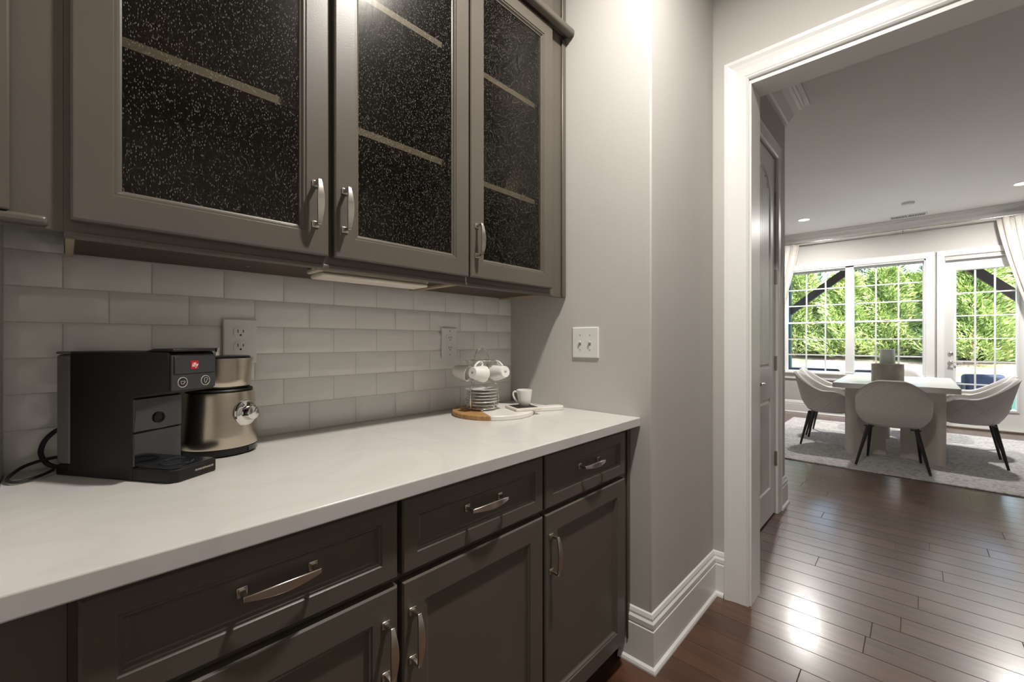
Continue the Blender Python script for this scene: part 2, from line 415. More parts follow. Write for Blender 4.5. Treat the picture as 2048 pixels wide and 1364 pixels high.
# crown mouldings
CROWN = [(0, CEIL-.175), (.012, CEIL-.175), (.012, CEIL-.155), (.022, CEIL-.148), (.034, CEIL-.12), (.05, CEIL-.085), (.075, CEIL-.055), (.092, CEIL-.042),
         (.092, CEIL-.03), (.104, CEIL-.022), (.104, CEIL-.012), (.135, CEIL-.012), (.135, CEIL), (0, CEIL)]
struct(sweep([(XD1, YF), (HX, YF), (HX, 3.2), (FX, 3.2), (FX, -5.0)], CROWN, plan, -1).build('trim_crown', TRIM))

# doorway casing and jamb
CAS = [(0, 0), (0, .012), (.006, .017), (.012, .013), (.018, .016), (.05, .0175), (.07, .021), (.084, .026), (.098, .026), (.098, 0)]
def cas_at(X, s): return lambda p, q, b: (X+s*b, p, q)
b = sweep([(OY0-.012, 0), (OY0-.012, HEAD-.002), (OY1+.012, HEAD-.002), (OY1+.012, 0)], CAS, cas_at(XD0, -1), -1)
o = struct(b.build('trim_doorway', TRIM))
b2 = sweep([(OY0-.012, 0), (OY0-.012, HEAD-.002), (OY1+.012, HEAD-.002), (OY1+.012, 0)], CAS, cas_at(XD1, 1), -1)
b2.build('casing', TRIM, o)
MB().box(XD0-.002, OY0-.02, 0, XD1+.002, OY0, HEAD).build('jamb', TRIM, o)
MB().box(XD0-.002, OY1, 0, XD1+.002, OY1+.02, HEAD).build('jamb', TRIM, o)
MB().box(XD0-.002, OY1+.02, HEAD-.022, XD1+.002, OY0-.02, HEAD).build('head_jamb', TRIM, o)

# ------------------------------------------------------------------ tiles on the back wall (bevelled 3x6 subway)
tile_cache = {}
def tile_mesh(w, h):
    key = (round(w, 4), round(h, 4))
    if key not in tile_cache:
        m = MB(); g = .0011; t = .0075
        rect_loops(m, 0, w, 0, h, [(g, .001), (g, -.0007), (g+.003, -.0022), (g+min(.017, w*.3, h*.3), -t+.0012), (g+min(.022, w*.36, h*.36), -t+.001)])
        o_ = m.build('tile', TILE, auto=60); me = o_.data
        for p in me.polygons: p.use_smooth = True
        me.set_sharp_from_angle(angle=R(50))
        bpy.data.objects.remove(o_); tile_cache[key] = me
    return tile_cache[key]
rows_z = [.9015, .989, 1.066, 1.143, 1.221, 1.298, 1.375, 1.43]
TP = .1528
trng = random.Random(3)
for r in range(7):
    x0 = .149 if (r % 2 == 1) else .0715
    js = [-.09]+[x0+TP*k for k in range(-2, 12) if -.06 < x0+TP*k < XR-.006]+[XR]
    for a, c in zip(js[:-1], js[1:]):
        h = rows_z[r+1]-rows_z[r]
        ob = bpy.data.objects.new('tile', tile_mesh(c-a, h)); C.objects.link(ob); ob.parent = wall_back
        ob.location = (a, YB, rows_z[r])
        ob.rotation_euler = (trng.uniform(-.004, .004), 0, 0)

# ------------------------------------------------------------------ cabinets
def pull(L, parent, c, vertical, org):
    """bowed bar pull standing off a face at y = c[1]; returns a mesh child"""
    m = MB(); so_ = .026; n = 14
    rings = []
    path = []
    hl = L/2
    path.append((-hl+.004, 0, .0045, .0055)); path.append((-hl+.004, -.006, .004, .0045)); path.append((-hl+.003, -so_+.007, .0038, .0042))
    for i in range(n+1):
        t = -1+2*i/n
        path.append((t*hl*.97, -so_-.008*(1-t*t), None, .0042+.0042*(1-abs(t)**1.7)))
    path.append((hl-.003, -so_+.007, .0038, .0042)); path.append((hl-.004, -.006, .004, .0045)); path.append((hl-.004, 0, .0045, .0055))
    N = len(path)
    for i, (x, y, hw, hz) in enumerate(path):
        a = path[max(0, i-1)]; b_ = path[min(N-1, i+1)]
        tx, ty = b_[0]-a[0], b_[1]-a[1]; l_ = math.hypot(tx, ty); tx /= l_; ty /= l_
        nx, ny = -ty, tx; th = hw or .0032
        rings.append([(x+nx*th, y+ny*th, -hz), (x+nx*th, y+ny*th, hz), (x-nx*th, y-ny*th, hz), (x-nx*th, y-ny*th, -hz)])
    m.loft(rings, sm=True)
    for s_ in (-1, 1):
        m.box(s_*(hl-.004)-.0075, -.003, -.0085, s_*(hl-.004)+.0075, 0, .0085)
    M = Matrix.Rotation(PI/2, 4, 'Y') if vertical else Matrix.Identity(4)
    m.xform(Matrix.Translation(c) @ M)
    return m.build('handle', NICKEL, parent, org, bevel=.0012)
def frame_door(name, parent, org, x0, x1, z0, z1, yb, yf, stile, glass=False, handle=None, step=.0095):
    """overlay door: frame ring with stepped bead, recessed panel (or glass), optional handle"""
    m = MB(); bd = .013
    loops = [(0, yb), (0, yf+.0035), (.0035, yf), (stile-bd, yf), (stile-bd+.002, yf+.003), (stile-bd+.006, yf+.003), (stile-.003, yf+step-.001), (stile, yf+step), (stile, yb)]
    rect_loops(m, x0, x1, z0, z1, loops, ring=True)
    d = m.build(name, CAB, parent, org)
    p = MB()
    if glass:
        p.box(x0+stile-.004, yf+step+.002, z0+stile-.004, x1-stile+.004, yf+step+.006, z1-stile+.004); p.build('glass_pane', SEEDED, d)
    else:
        p.box(x0+stile-.004, yf+step+.0005, z0+stile-.004, x1-stile+.004, yb-.001, z1-stile+.004); p.build('panel', CAB, d)
    for ch in d.children: ch.location = (-org[0], -org[1], -org[2])
    if handle:
        hx, hz, vert, L = handle
        h = pull(L, d, (hx, yf-.0002+(0 if vert or glass else step+.0005), hz), vert, (0, 0, 0)); h.location = (-org[0], -org[1], -org[2])
    return d

# --- wall cabinets
UY = 1.071; UF = 1.050; UZ0, UZ1 = 1.362, 2.452; ZB = 1.3755
def upper(name, label, x0, x1, doors, shelves):
    org = (x0, YB-.01, UZ0)
    t = thing(name, label, 'cabinet', org)
    yb = YB-.0085
    for sx in (x0, x1-.016):
        MB().box(sx, UY+.02, ZB, sx+.016, yb, UZ1).build('side_panel', CABIN, t, org)
        MB().box(sx+.002, UY+.021, UZ0+.007, sx+.014, yb, ZB-.0005).build('raw_edge', LWOOD, t, org)
    MB().box(x0+.016, UY+.02, ZB, x1-.016, yb, ZB+.016).build('bottom_panel', DWOOD, t, org)
    MB().box(x0+.016, UY+.02, UZ1-.018, x1-.016, yb, UZ1).build('top_panel', CABIN, t, org)
    MB().box(x0+.016, yb-.006, ZB+.016, x1-.016, yb, UZ1-.018).build('back_panel', CABIN, t, org)
    ff = MB()
    rect_loops(ff, x0, x1, UZ0, UZ1, [(0, UY+.02), (0, UY), (.042, UY), (.042, UY+.02)], ring=True)
    ff.build('face_frame', CAB, t, org)
    for k in range(2): MB().lathe([(0, 0), (.0045, -.001), (.0045, -.003), (0, -.004)], (x0+(x1-x0)*(.36+.5*k), 1.25, ZB), 10, cap=False).build('screw', NICKEL, t, org)
    if len(doors) == 2:
        xm = (doors[0][1]+doors[1][0])/2
        MB().box(xm-.02, UY+.001, UZ0+.04, xm+.02, UY+.02, UZ1-.04).build('center_stile', CAB, t, org)
    lr = MB()                                                     # bead along the foot of the face frame
    lr.box(x0, UY-.004, UZ0, x1, UY, UZ0+.010); lr.build('light_rail', CAB, t, org, bevel=.002)
    for z in shelves:
        MB().box(x0+.018, UY+.03, z, x1-.018, yb-.008, z+.019).build('shelf', SHELF, t, org)
    for dx0, dx1, hx in doors:
        frame_door('door', t, org, dx0, dx1, 1.390, 2.436, UY-.001, UF, .066, True, (hx, 1.511, True, .106))
    return t
upper('wall_cabinet', 'grey two-door wall cabinet with seeded glass fronts above the coffee machine', -.002, .907,
      [(.006, .449, .416), (.464, .905, .489)], [1.745, 2.12])
upper('wall_cabinet', 'grey single-door wall cabinet with seeded glass front next to the switch wall', .9075, 1.378,
      [(.911, 1.345, .937)], [1.725, 2.11])
# filler strips either side
t = thing('cabinet_filler', 'grey filler strip with scribe moulding between glass cabinet and switch wall', 'filler', (1.379, YB-.01, UZ0))
og = tuple(t.location)
MB().box(1.3785, UY, UZ0, XR-.002, UY+.02, CEIL-.002).build('strip', CAB, t, og)
for z0, z1 in ((UZ0, 2.440), (2.470, CEIL-.002)): MB().box(1.424, UY-.009, z0, XR-.002, UY-.0005, z1).build('scribe_molding', CAB, t, og, bevel=.004)
t = thing('cabinet_filler', 'dark grey filler strip between left alcove wall and two-door glass cabinet', 'filler', (-.088, YB-.01, UZ0))
og = tuple(t.location)
MB().box(-.088, UY, 1.372, -.0025, UY+.02, CEIL-.002).build('strip', CAB, t, og)
for z0, z1 in ((1.392, 2.440), (2.470, CEIL-.002)): MB().box(-.088, UY-.014, z0, -.062, UY-.0005, z1).build('scribe_molding', CAB, t, og, bevel=.003)
MB().box(-.088, UY-.012, 1.374, -.020, UY+.018, 1.391).build('rail_molding', CAB, t, og, bevel=.006, bseg=3)
# mid moulding and the stacked row above
t = MB().loft([[(x, UF-.028, 2.441), (x, UF-.032, 2.447), (x, UF-.032, 2.462), (x, UF-.028, 2.469), (x, UY-.0006, 2.469), (x, UY-.0006, 2.453), (x, UF-.004, 2.453), (x, UF-.004, 2.441)] for x in (-.087, XR-.003)], sm=False)
o = t.build('cabinet_molding', CAB, off=(.68, UY, 2.455), bevel=.003)
tag(o, 'long grey horizontal moulding between lower glass doors and top cabinets', 'molding')
def topcab(label, x0, x1, doors):
    org = (x0, YB-.01, 2.4695); t = thing('top_cabinet', label, 'cabinet', org)
    bx = MB().box(x0, UY+.02, 2.4695, x1, YB-.0085, CEIL-.004); bx.build('body', CABIN, t, org)
    ff = MB(); rect_loops(ff, x0, x1, 2.4695, CEIL-.004, [(0, UY+.02), (0, UY), (.04, UY), (.04, UY+.02)], ring=True); ff.build('face_frame', CAB, t, org)
    for a, c in doors: frame_door('door', t, org, a, c, 2.476, CEIL-.06, UY-.001, UF, .058)
topcab('small top wall cabinet with grey panel doors above the two-door glass cabinet', -.002, .907, [(.006, .449), (.464, .905)])
topcab('small top wall cabinet with grey panel door above the single-door glass cabinet', .9075, 1.378, [(.911, 1.345)])
# under-cabinet light
t = thing('under_cabinet_light', 'slim white under-cabinet light bar with ivory housing, beneath the wall cabinets', 'light', (.6, 1.16, 1.35))
og = tuple(t.location)
MB().box(.452, 1.125, 1.362, .80, 1.20, 1.375).build('housing', IVORYPL, t, og, bevel=.004)
MB().box(.462, 1.122, 1.350, .796, 1.203, 1.3625).build('lens', LENSPL, t, og, bevel=.006, bseg=3)
MB().lathe([(.006, 0), (.006, .012)], (.452, 1.15, 1.3625), 10).build('cord_plug', IVORYPL, t, og)
MB().box(.60, 1.196, 1.353, .618, 1.21, 1.362).build('switch', WHITEPL, t, og, bevel=.002)

# --- base cabinets
BY = .776; BF = .755; CT0, CT1 = .868, .900
def base(label, x0, x1, doors):
    org = (x0, YB-.01, 0); t = thing('base_cabinet', label, 'cabinet', org)
    MB().box(x0, BY+.02, .1, x1, YB-.0085, CT0-.001).build('body', CABIN, t, org)
    MB().box(x0, BY+.055, .001, x1, BY+.07, .1).build('toe_kick', DWOOD, t, org)
    ff = MB(); rect_loops(ff, x0, x1, .09, CT0-.001, [(0, BY+.02), (0, BY), (.04, BY), (.04, BY+.02)], ring=True); ff.build('face_frame', CAB, t, org)
    MB().box(x0+.04, BY+.001, .67, x1-.04, BY+.02, .72).build('rail', CAB, t, org)
    if len(doors) == 2:
        xm = (doors[0][1]+doors[1][0])/2; MB().box(xm-.02, BY+.0015, .13, xm+.02, BY+.02, CT0-.041).build('center_stile', CAB, t, org)
    for a, c, hx in doors:
        frame_door('drawer_front', t, org, a, c, .703, .856, BY-.001, BF, .048, handle=((a+c)/2+.008, .787, False, .116))
        frame_door('door', t, org, a, c, .098, .687, BY-.001, BF, .068, handle=(hx, .572, True, .108))
base('grey two-door base cabinet with two drawers under the coffee machine', .002, .9275, [(.011, .462, .434), (.473, .923, .495)])
base('grey single-door base cabinet with one drawer beside white baseboard corner', .928, 1.395, [(.933, 1.387, .957)])
t = thing('cabinet_filler', 'narrow grey filler strip closing base cabinets against the switch wall', 'filler', (1.3955, BY, .1))
og = tuple(t.location)
MB().box(1.3955, BY, .1, XR-.002, BY+.02, CT0-.001).build('strip', CAB, t, og)
MB().box(1.432, BY-.008, .078, XR-.002, BY, CT0-.001).build('scribe_molding', CAB, t, og, bevel=.003)
o = MB().box(-.0885, BY-.004, .1, .0015, BY+.02, CT0-.001).build('cabinet_filler', CAB, off=(-.04, BY, .1)); tag(o, 'dark grey filler strip between left alcove wall and base cabinets', 'filler')
o = MB().box(-.0885, .728, CT0, XR-.001, YB-.001, CT1).build('countertop', QUARTZ, off=(.68, 1.05, CT0), bevel=.003)
tag(o, 'white quartz countertop with faint grey veins over grey base cabinets', 'countertop')

# ------------------------------------------------------------------ hall door
d = struct(MB().box(DX0, .735, .012, DX1, .738, DZ).build('door_1', DOORP))
m = MB(); yf = .694; yb = .735
def arch(x, x0, x1, zs, zp):
    u = (x-(x0+x1)/2)/((x1-x0)/2); return zs+(zp-zs)*(math.sqrt(max(0, 1-u*u*.88))-math.sqrt(.12))/(1-math.sqrt(.12))
px0, px1 = DX0+.115, DX1-.115
def panel_poly(ins, zb, zs, zp, arched):
    a, c = px0+ins, px1-ins; pts = [(a, zb+ins), (c, zb+ins)]
    n = 16
    if arched: pts += [(c+(a-c)*i/n, arch(c+(a-c)*i/n, a, c, zs-ins, zp-ins)) for i in range(n+1)]
    else: pts += [(c, zs-ins), (a, zs-ins)]
    return pts
# stiles and rails
m.box(DX0, yf, .012, px0, yb, DZ); m.box(px1, yf, .012, DX1, yb, DZ)
m.box(px0, yf, .012, px1, yb, .2); m.box(px0, yf, .80, px1, yb, 1.0)
top = [(px0, DZ), (px0, 2.16)]+[(px0+(px1-px0)*i/16, arch(px0+(px1-px0)*i/16, px0, px1, 2.16, 2.30)) for i in range(17)]+[(px1, DZ)]
m.prism(top[1:] if False else top, lambda x, z: (x, yf, z), lambda x, z: (x, yb, z))
m.build('door_frame', DOORP, d)
for zb, zs, zp, ar in ((.2, .80, 0, False), (1.0, 2.16, 2.30, True)):
    mm = MB(); rs = []
    for ins, y in ((0, yf+.001), (.006, yf+.008), (.016, yf+.008), (.03, yf+.003)):
        rs.append([(x, y, z) for x, z in panel_poly(ins, zb, zs, zp, ar)])
    mm.loft(rs, cap=False, sm=False)
    mm.build('panel_molding', DOORP, d)
    x = px0+.03
    k = 0; nb = 7; bw = (px1-px0-.06)/nb
    for k in range(nb):                                             # bead boards
        a = px0+.03+k*bw+.0015; c = a+bw-.003
        zt = (arch((a+c)/2, px0+.03, px1-.03, zs-.03, zp-.03) if ar else zs-.03)
        MB().box(a, yf+.003, zb+.03, c, yf+.012, zt).build('bead_board', DOORP, d)
    MB().box(px0+.005, yf+.011, zb+.004, px1-.005, yf+.02, (zs if not ar else 2.24)).build('panel_back', DOORP, d)
for z in (2.15, 1.62, 1.03, .38):
    h = MB().lathe([(.0065, -.048), (.0065, .048)], (DX1+.003, yf-.008, z), 10); h.box(DX1-.018, yf-.003, z-.045, DX1+.018, yf-.0005, z+.045)
    h.build('hinge', NICKEL, d)
h = MB().lathe([(.026, 0), (.026, .008), (.012, .012), (.011, .05), (.0, .05)], (0, 0, 0), 20); h.xform(Matrix.Translation((2.765, yf, .928)) @ Matrix.Rotation(PI/2, 4, 'X'))
h.tube([(2.765, yf-.05, .928), (2.79, yf-.052, .93), (2.83, yf-.052, .928), (2.868, yf-.047, .922)], .0085, 10)
h.build('lever_handle', NICKEL, d)
cx = sweep([(DX0-.006, 0), (DX0-.006, DZ+.006), (DX1+.006, DZ+.006), (DX1+.006, 0)], [(a, bb*.8) for a, bb in CAS if True][:8]+[(.078, .021), (.078, 0)], lambda p, q, b_: (p, YF-b_, q), 1)
cx.build('door_casing', TRIM, d)

# ------------------------------------------------------------------ far windows and patio door
def muntin_grid(w, y0, y1, z0, z1, nc, nr, x, parent, bar=.009):
    """panes and glazing bars for one sash between y0 > y1"""
    for k in range(1, nc):
        y = y0+(y1-y0)*k/nc; MB().box(x-.012, y-bar, z0, x+.012, y+bar, z1).build('muntin', TRIM, parent)
    for k in range(1, nr):
        z = z0+(z1-z0)*k/nr; MB().box(x-.0115, y0, z-bar, x+.0115, y1, z+bar).build('muntin', TRIM, parent)
    me = None
    for i in range(nc):
        for j in range(nr):
            if me is None:
                o_ = MB().box(-.002, -abs(y0-y1)/nc/2, 0, .002, abs(y0-y1)/nc/2, (z1-z0)/nr).build('pane', PANE); me = o_.data; bpy.data.objects.remove(o_)
            ob = bpy.data.objects.new('pane', me); C.objects.link(ob); ob.parent = parent
            ob.location = (x, y0+(y1-y0)*(i+.5)/nc, z0+(z1-z0)*j/nr)
def twin_window(name, dy):
    w = MB()
    # frame lining inside the hole
    y0, y1 = WY0+dy, WY1+dy
    for bx in ((FX-.004, y0-.025, WZ0, T, y0, WZ1), (FX-.004, y1, WZ0, T, y1+.025, WZ1), (FX-.004, y1, WZ1-.025, T, y0, WZ1), (FX-.004, y1, WZ0, T, y0, WZ0+.02),
               (FX-.004, .673+dy+.004, WZ0, T, .783+dy-.004, WZ1)): w.box(*bx)
    o = struct(w.build(name, TRIM))
    cs = sweep([(y0-.008, WZ0-.05), (y0-.008, WZ1-.006), (y1+.008, WZ1-.006), (y1+.008, WZ0-.05)], [(0, 0), (0, .014), (.01, .019), (.07, .022), (.085, .022), (.085, 0)], cas_at(FX, -1), -1)
    cs.build('casing', TRIM, o)
    MB().box(FX-.045, y1-.09, WZ0-.012, FX+.02, y0+.09, WZ0+.012).build('window_sill', TRIM, o, bevel=.004)
    MB().box(FX-.018, y1-.075, WZ0-.1, FX-.0005, y0+.075, WZ0-.013).build('apron', TRIM, o)
    for (a, c) in ((1.545+dy, .783+dy), (.673+dy, -.083+dy)):
        for (z0, z1, x) in ((1.495, 2.29, FX+.085), (.70, 1.465, FX+.055)):
            f = MB(); s_ = .028
            rect_loops(f, c-s_, a+s_, z0-s_, z1+s_, [(0, x-.018), (0, x+.018), (s_, x+.018), (s_, x-.018)], ring=True, fn=lambda p, q, z: (q, p, z))
            sash = f.build('sash', TRIM, o)
            muntin_grid(None, a, c, z0, z1, 3, 3, x, sash)
        lk = MB().box(FX+.03, (a+c)/2-.03, 1.485, FX+.05, (a+c)/2+.03, 1.50)
        lk.build('sash_lock', WHITEPL, o)
    return o
twin_window('window_1', 0)
pd = MB()
x0 = FX+.045; gy0, gy1, gz0, gz1 = -.416, -.945, .285, 2.142
rect_loops(pd, PY1+.012, PY0-.012, .02, PZ-.012, [(0, x0), (0, x0+.045)], fn=lambda p, q, z: (q, p, z)) if False else None
for bx in ((x0, gy0, .02, x0+.045, PY0-.012, PZ-.012), (x0, PY1+.012, .02, x0+.045, gy1, PZ-.012), (x0, gy1, .02, x0+.045, gy0, gz0), (x0, gy1, gz1, x0+.045, gy0, PZ-.012)): pd.box(*bx)
pdo = struct(pd.build('door_2', DOORP))
lite = MB(); rect_loops(lite, gy1-.03, gy0+.03, gz0-.03, gz1+.03, [(0, x0), (.004, x0-.012), (.024, x0-.014), (.03, x0-.004), (.03, x0)], ring=True, fn=lambda p, q, z: (q, p, z))
lt = lite.build('lite_frame', DOORP, pdo); muntin_grid(None, gy0, gy1, gz0, gz1, 3, 6, x0+.022, lt, .0085)
jm = MB()
for bx in ((FX-.004, PY0-.01, 0, T, PY0, PZ), (FX-.004, PY1, 0, T, PY1+.01, PZ), (FX-.004, PY1, PZ-.01, T, PY0, PZ)): jm.box(*bx)
jm.build('door_jamb', TRIM, pdo)
sweep([(PY0+.0, 0), (PY0, PZ+.03), (PY1, PZ+.03), (PY1, 0)], [(-.03, 0), (-.03, .012), (0, .018), (.055, .022), (.066, .022), (.066, 0)], cas_at(FX, -1), 1).build('door_casing', TRIM, pdo) if False else None
sweep([(PY0-.004, 0), (PY0-.004, PZ+.045), (PY1+.004, PZ+.045), (PY1+.004, 0)], [(0, 0), (0, .014), (.01, .019), (.06, .022), (.075, .022), (.075, 0)], cas_at(FX, -1), -1).build('door_casing', TRIM, pdo)
MB().box(FX-.03, PY1, -.0005, T, PY0, .02).build('threshold', NICKEL, pdo)
for z, r_ in ((1.005, .028), (.885, .027)):
    h = MB().lathe([(r_, 0), (r_, .006), (r_*.75, .012), (.012, .016), (.012, .045 if r_ < .0275 else .02), (0, .045 if r_ < .0275 else .02)], (0, 0, 0), 20)
    h.xform(Matrix.Translation((x0, -.36, z)) @ Matrix.Rotation(-PI/2, 4, 'Y'))
    if r_ < .0275: h.tube([(x0-.045, -.36, z), (x0-.047, -.40, z+.001), (x0-.045, -.475, z-.004)], .008, 8)
    h.build('lever_handle' if r_ < .0275 else 'deadbolt', NICKEL, pdo)
# oval black sticker on the door glass
b = MB(); b.prism([(.026*math.cos(a*PI/12), .017*math.sin(a*PI/12)) for a in range(24)], lambda y, z: (x0+.018, -.487+y, .935+z), lambda y, z: (x0+.0195, -.487+y, .935+z))
b.build('sticker', SLOT, lt)

# ------------------------------------------------------------------ ceiling fixtures
def can(x, y, w, col, end, label):
    t = thing('recessed_light'+end, label, 'light', (x, y, CEIL), 0, 'recessed ceiling lights')
    MB().lathe([(.062, -.001), (.07, -.007), (.088, -.004), (.09, 0), (.062, 0)], (0, 0, 0), 32, cap=False).build('trim_ring', WHITEPL, t)
    MB().lathe([(.0, -.002), (.062, -.002)], (0, 0, 0), 32, cap=False).build('lens', LAMPON, t)
    ld = bpy.data.lights.new('can_lamp'+end, 'AREA'); ld.shape = 'DISK'; ld.size = .13; ld.energy = w; ld.color = col; ld.spread = R(172)
    lo = bpy.data.objects.new('can_lamp'+end, ld); C.objects.link(lo); lo.location = (x, y, CEIL-.012)
for c_ in CANS: can(*c_)
t = thing('smoke_detector', 'round white smoke detector on the dining room ceiling', 'smoke detector', (7.30, .06, CEIL))
MB().lathe([(.06, 0), (.062, -.01), (.056, -.028), (.04, -.034), (0, -.036)], (0, 0, 0), 28).build('cover', WHITEPL, t)
MB().lathe([(.066, 0), (.066, -.006), (.05, -.006)], (0, 0, 0), 28, cap=False).build('base_plate', WHITEPL, t)
t = thing('ceiling_vent', 'white slotted air vent on ceiling near the crown moulding', 'vent', (8.06, .06, CEIL))
MB().box(-.075, -.19, -.006, .075, .19, 0).build('frame', WHITEPL, t, bevel=.002)
for j in range(22):
    yy = -.165+j*.0155+(.006 if j > 10 else 0)
    MB().box(-.05, yy, -.0085, .05, yy+.008, -.006).build('slot', SLOT, t)

# ------------------------------------------------------------------ dining room: rug, table, chairs, curtains
o = MB().box(4.97, -2.35, 0, 7.72, 1.35, .012).build('area_rug', RUG, off=(6.3, -.5, 0), bevel=.005); tag(o, 'large light grey woven area rug under the dining table', 'rug')
RZ = .012
TX0, TX1, TY0, TY1, TZ = 5.50, 7.0, -.305, .62, .752
t = thing('dining_table', 'whitewashed rectangular dining table on four curved slab legs', 'table', ((TX0+TX1)/2, (TY0+TY1)/2, RZ))
og = tuple(t.location)
MB().box(TX0, TY0, TZ-.052, TX1, TY1, TZ).build('tabletop', TABLEW, t, og, bevel=.004)
TCX, TCY = (TX0+TX1)/2, (TY0+TY1)/2
for sx in (-1, 1):
    for sy in (-1, 1):
        # curved slab: plan arc from inner end (deep) to outer end (towards the table end)
        pts = []; n = 12
        for i in range(n+1):
            u = i/n
            y = TCY+sy*(.06+.27*u); x = TCX+sx*((.42 if sx < 0 else .555)+(.155 if sx < 0 else .12)*u**1.6)
            pts.append((x, y))
        lo, hi = [], []
        for i, (x, y) in enumerate(pts):
            a = pts[max(0, i-1)]; c = pts[min(n, i+1)]; tx, ty = c[0]-a[0], c[1]-a[1]; l_ = math.hypot(tx, ty)
            nx, ny = -ty/l_*.045, tx/l_*.045
            lo.append((x+nx, y+ny)); hi.append((x-nx, y-ny))
        ex, ey = pts[-1]; a = pts[-2]; dx, dy = ex-a[0], ey-a[1]; l_ = math.hypot(dx, dy); dx /= l_; dy /= l_
        nx, ny = -dy*.045, dx*.045
        cap_ = [(ex+nx*math.cos(q)+dx*.045*math.sin(q), ey+ny*math.cos(q)+dy*.045*math.sin(q)) for q in [PI*k/8 for k in range(1, 8)]]
        poly = lo+cap_+hi[::-1]
        MB().prism(poly, lambda x, y: (x, y, RZ), lambda x, y: (x, y, TZ-.052), sm=True).build('leg', TABLEL, t, og, auto=50)

def chair_mesh():
    N, M_ = 180, 46
    A, Bk, n_ = .272, .262, 2.5; amax = R(128)
    def rad(th):
        s_, c_ = abs(math.sin(th)), abs(math.cos(th)); return 1/((s_/A)**n_+(c_/Bk)**n_)**(1/n_)
    def smooth(x): x = max(0, min(1, x)); return x*x*(3-2*x)
    def ztop(th):
        a = abs(th); return .612+.192*smooth(1-(a-R(14))/R(72))-.05*smooth((a-R(100))/R(28))
    ZB0 = .375
    def outer(th, v, off=0):
        zt = ztop(th); z = ZB0+(zt-ZB0)*v
        k = .70+.30*(1-(1-min(1, (z-ZB0)/.16))**2.4) if z-ZB0 < .16 else 1.0
        k *= 1+.10*(z-ZB0-.16) if z-ZB0 > .16 else 1
        r = rad(th)*k-off
        x = math.sin(th)*r; y = -math.cos(th)*r
        y -= .22*max(0, z-.46)*max(0, math.cos(th))**1.2
        return Vector((x, y, z))
    cols = []
    for i in range(N+1):
        th = -amax+2*amax*i/N; col = []
        arc = th*.27
        for j in range(M_+1):
            v = j/M_; p = outer(th, v)
            q = p.z*.95
            g = 0
            for sgn in (-1, 1):
                w = (arc+sgn*q+.07*(sgn > 0)*0)/.165; d = abs(w-round(w))*.165
                g = max(g, math.exp(-(d/.0036)**2))
            fade = smooth(v*10)*smooth((1-v)*16)
            nrm = Vector((math.sin(th), -math.cos(th), 0))
            puff = 0.0
            col.append(p-nrm*(.0045*g*fade))
        p = outer(th, 1.0, .018); p.z += .013; col.append(p)
        for j in range(10, -1, -1):
            v = j/10; zt = ztop(th); zz_ = .43+(zt-.43)*v; vv = (zz_-ZB0)/(zt-ZB0)
            col.append(outer(th, vv, .04))
        cols.append([tuple(p) for p in col])
    m = MB(); m.loft(cols, cap=True, closed=False, sm=True)
    # underside pan
    ring = [c[0] for c in cols]
    m.add(ring+[(0, .05, ZB0)], [(i, i+1, len(ring)) for i in range(len(ring)-1)]+[(len(ring)-1, 0, len(ring))])
    cr = [[], [], [], [], []]
    for k, (sc_, z) in enumerate(((.90, .385), (.99, .40), (1.0, .44), (.985, .462), (.90, .476))):
        for a in range(48):
            q = 2*PI*a/48; c_, s_ = math.cos(q), math.sin(q); n2 = 3.2
            r = 1/((abs(c_)/.222)**n2+(abs(s_)/.25)**n2)**(1/n2)*sc_
            cr[k].append((c_*r, s_*r+.035, z))
    seat = MB(); seat.loft(cr, cap=True, sm=True)
    rim = [tuple(outer(-amax+2*amax*i/60, 1.0, -.001)+Vector((0, 0, .001))) for i in range(61)]
    pip = MB(); pip.tube(rim, .0055, 6)
    return m, seat, pip
CZ = RZ+.0006
m_, seat_, pip_ = chair_mesh()
ch0 = thing('dining_chair', 'light grey quilted bucket chair with its back to the hall at the table end', 'chair', (5.38, .15, CZ), -PI/2, 'grey quilted dining chairs')
sh = m_.build('shell', FABRIC, ch0, auto=70); pip_.build('piping', PIPE, sh)
seat_.build('seat_cushion', FABRIC, ch0, auto=60)
for yy in (.15, -.185):
    for xx in (-.195, .125): MB().box(xx, yy, .366, xx+.07, yy+.035, .3745).build('leg_bracket', BLACKM, ch0)
for (tx, ty, bx_, by_) in ((.165, .17, .195, .235), (-.165, .17, -.195, .235), (.165, -.17, .252, -.245), (-.165, -.17, -.252, -.245)):
    MB().tube([(bx_, by_, .0032), (tx, ty, .37)], .0095, 12, r1=.0175).build('leg', BLACKM, ch0)
chairs = [((5.98, .69, CZ), PI, 'light grey quilted bucket chair by the left curtain, nearer the hall of its pair'),
          ((6.58, .73, CZ), PI, 'light grey quilted bucket chair by the left curtain, nearer the window of its pair'),
          ((6.08, -.37, CZ), 0, 'light grey quilted bucket chair on the patio door side, nearer the hall of its pair'),
          ((6.65, -.41, CZ), 0, 'light grey quilted bucket chair on the patio door side, nearer the window of its pair'),
          ((7.22, .13, CZ), PI/2, 'light grey quilted bucket chair at the window end, mostly hidden behind the table')]
for loc, rz, lb in chairs: dup(ch0, loc, rz, lb)

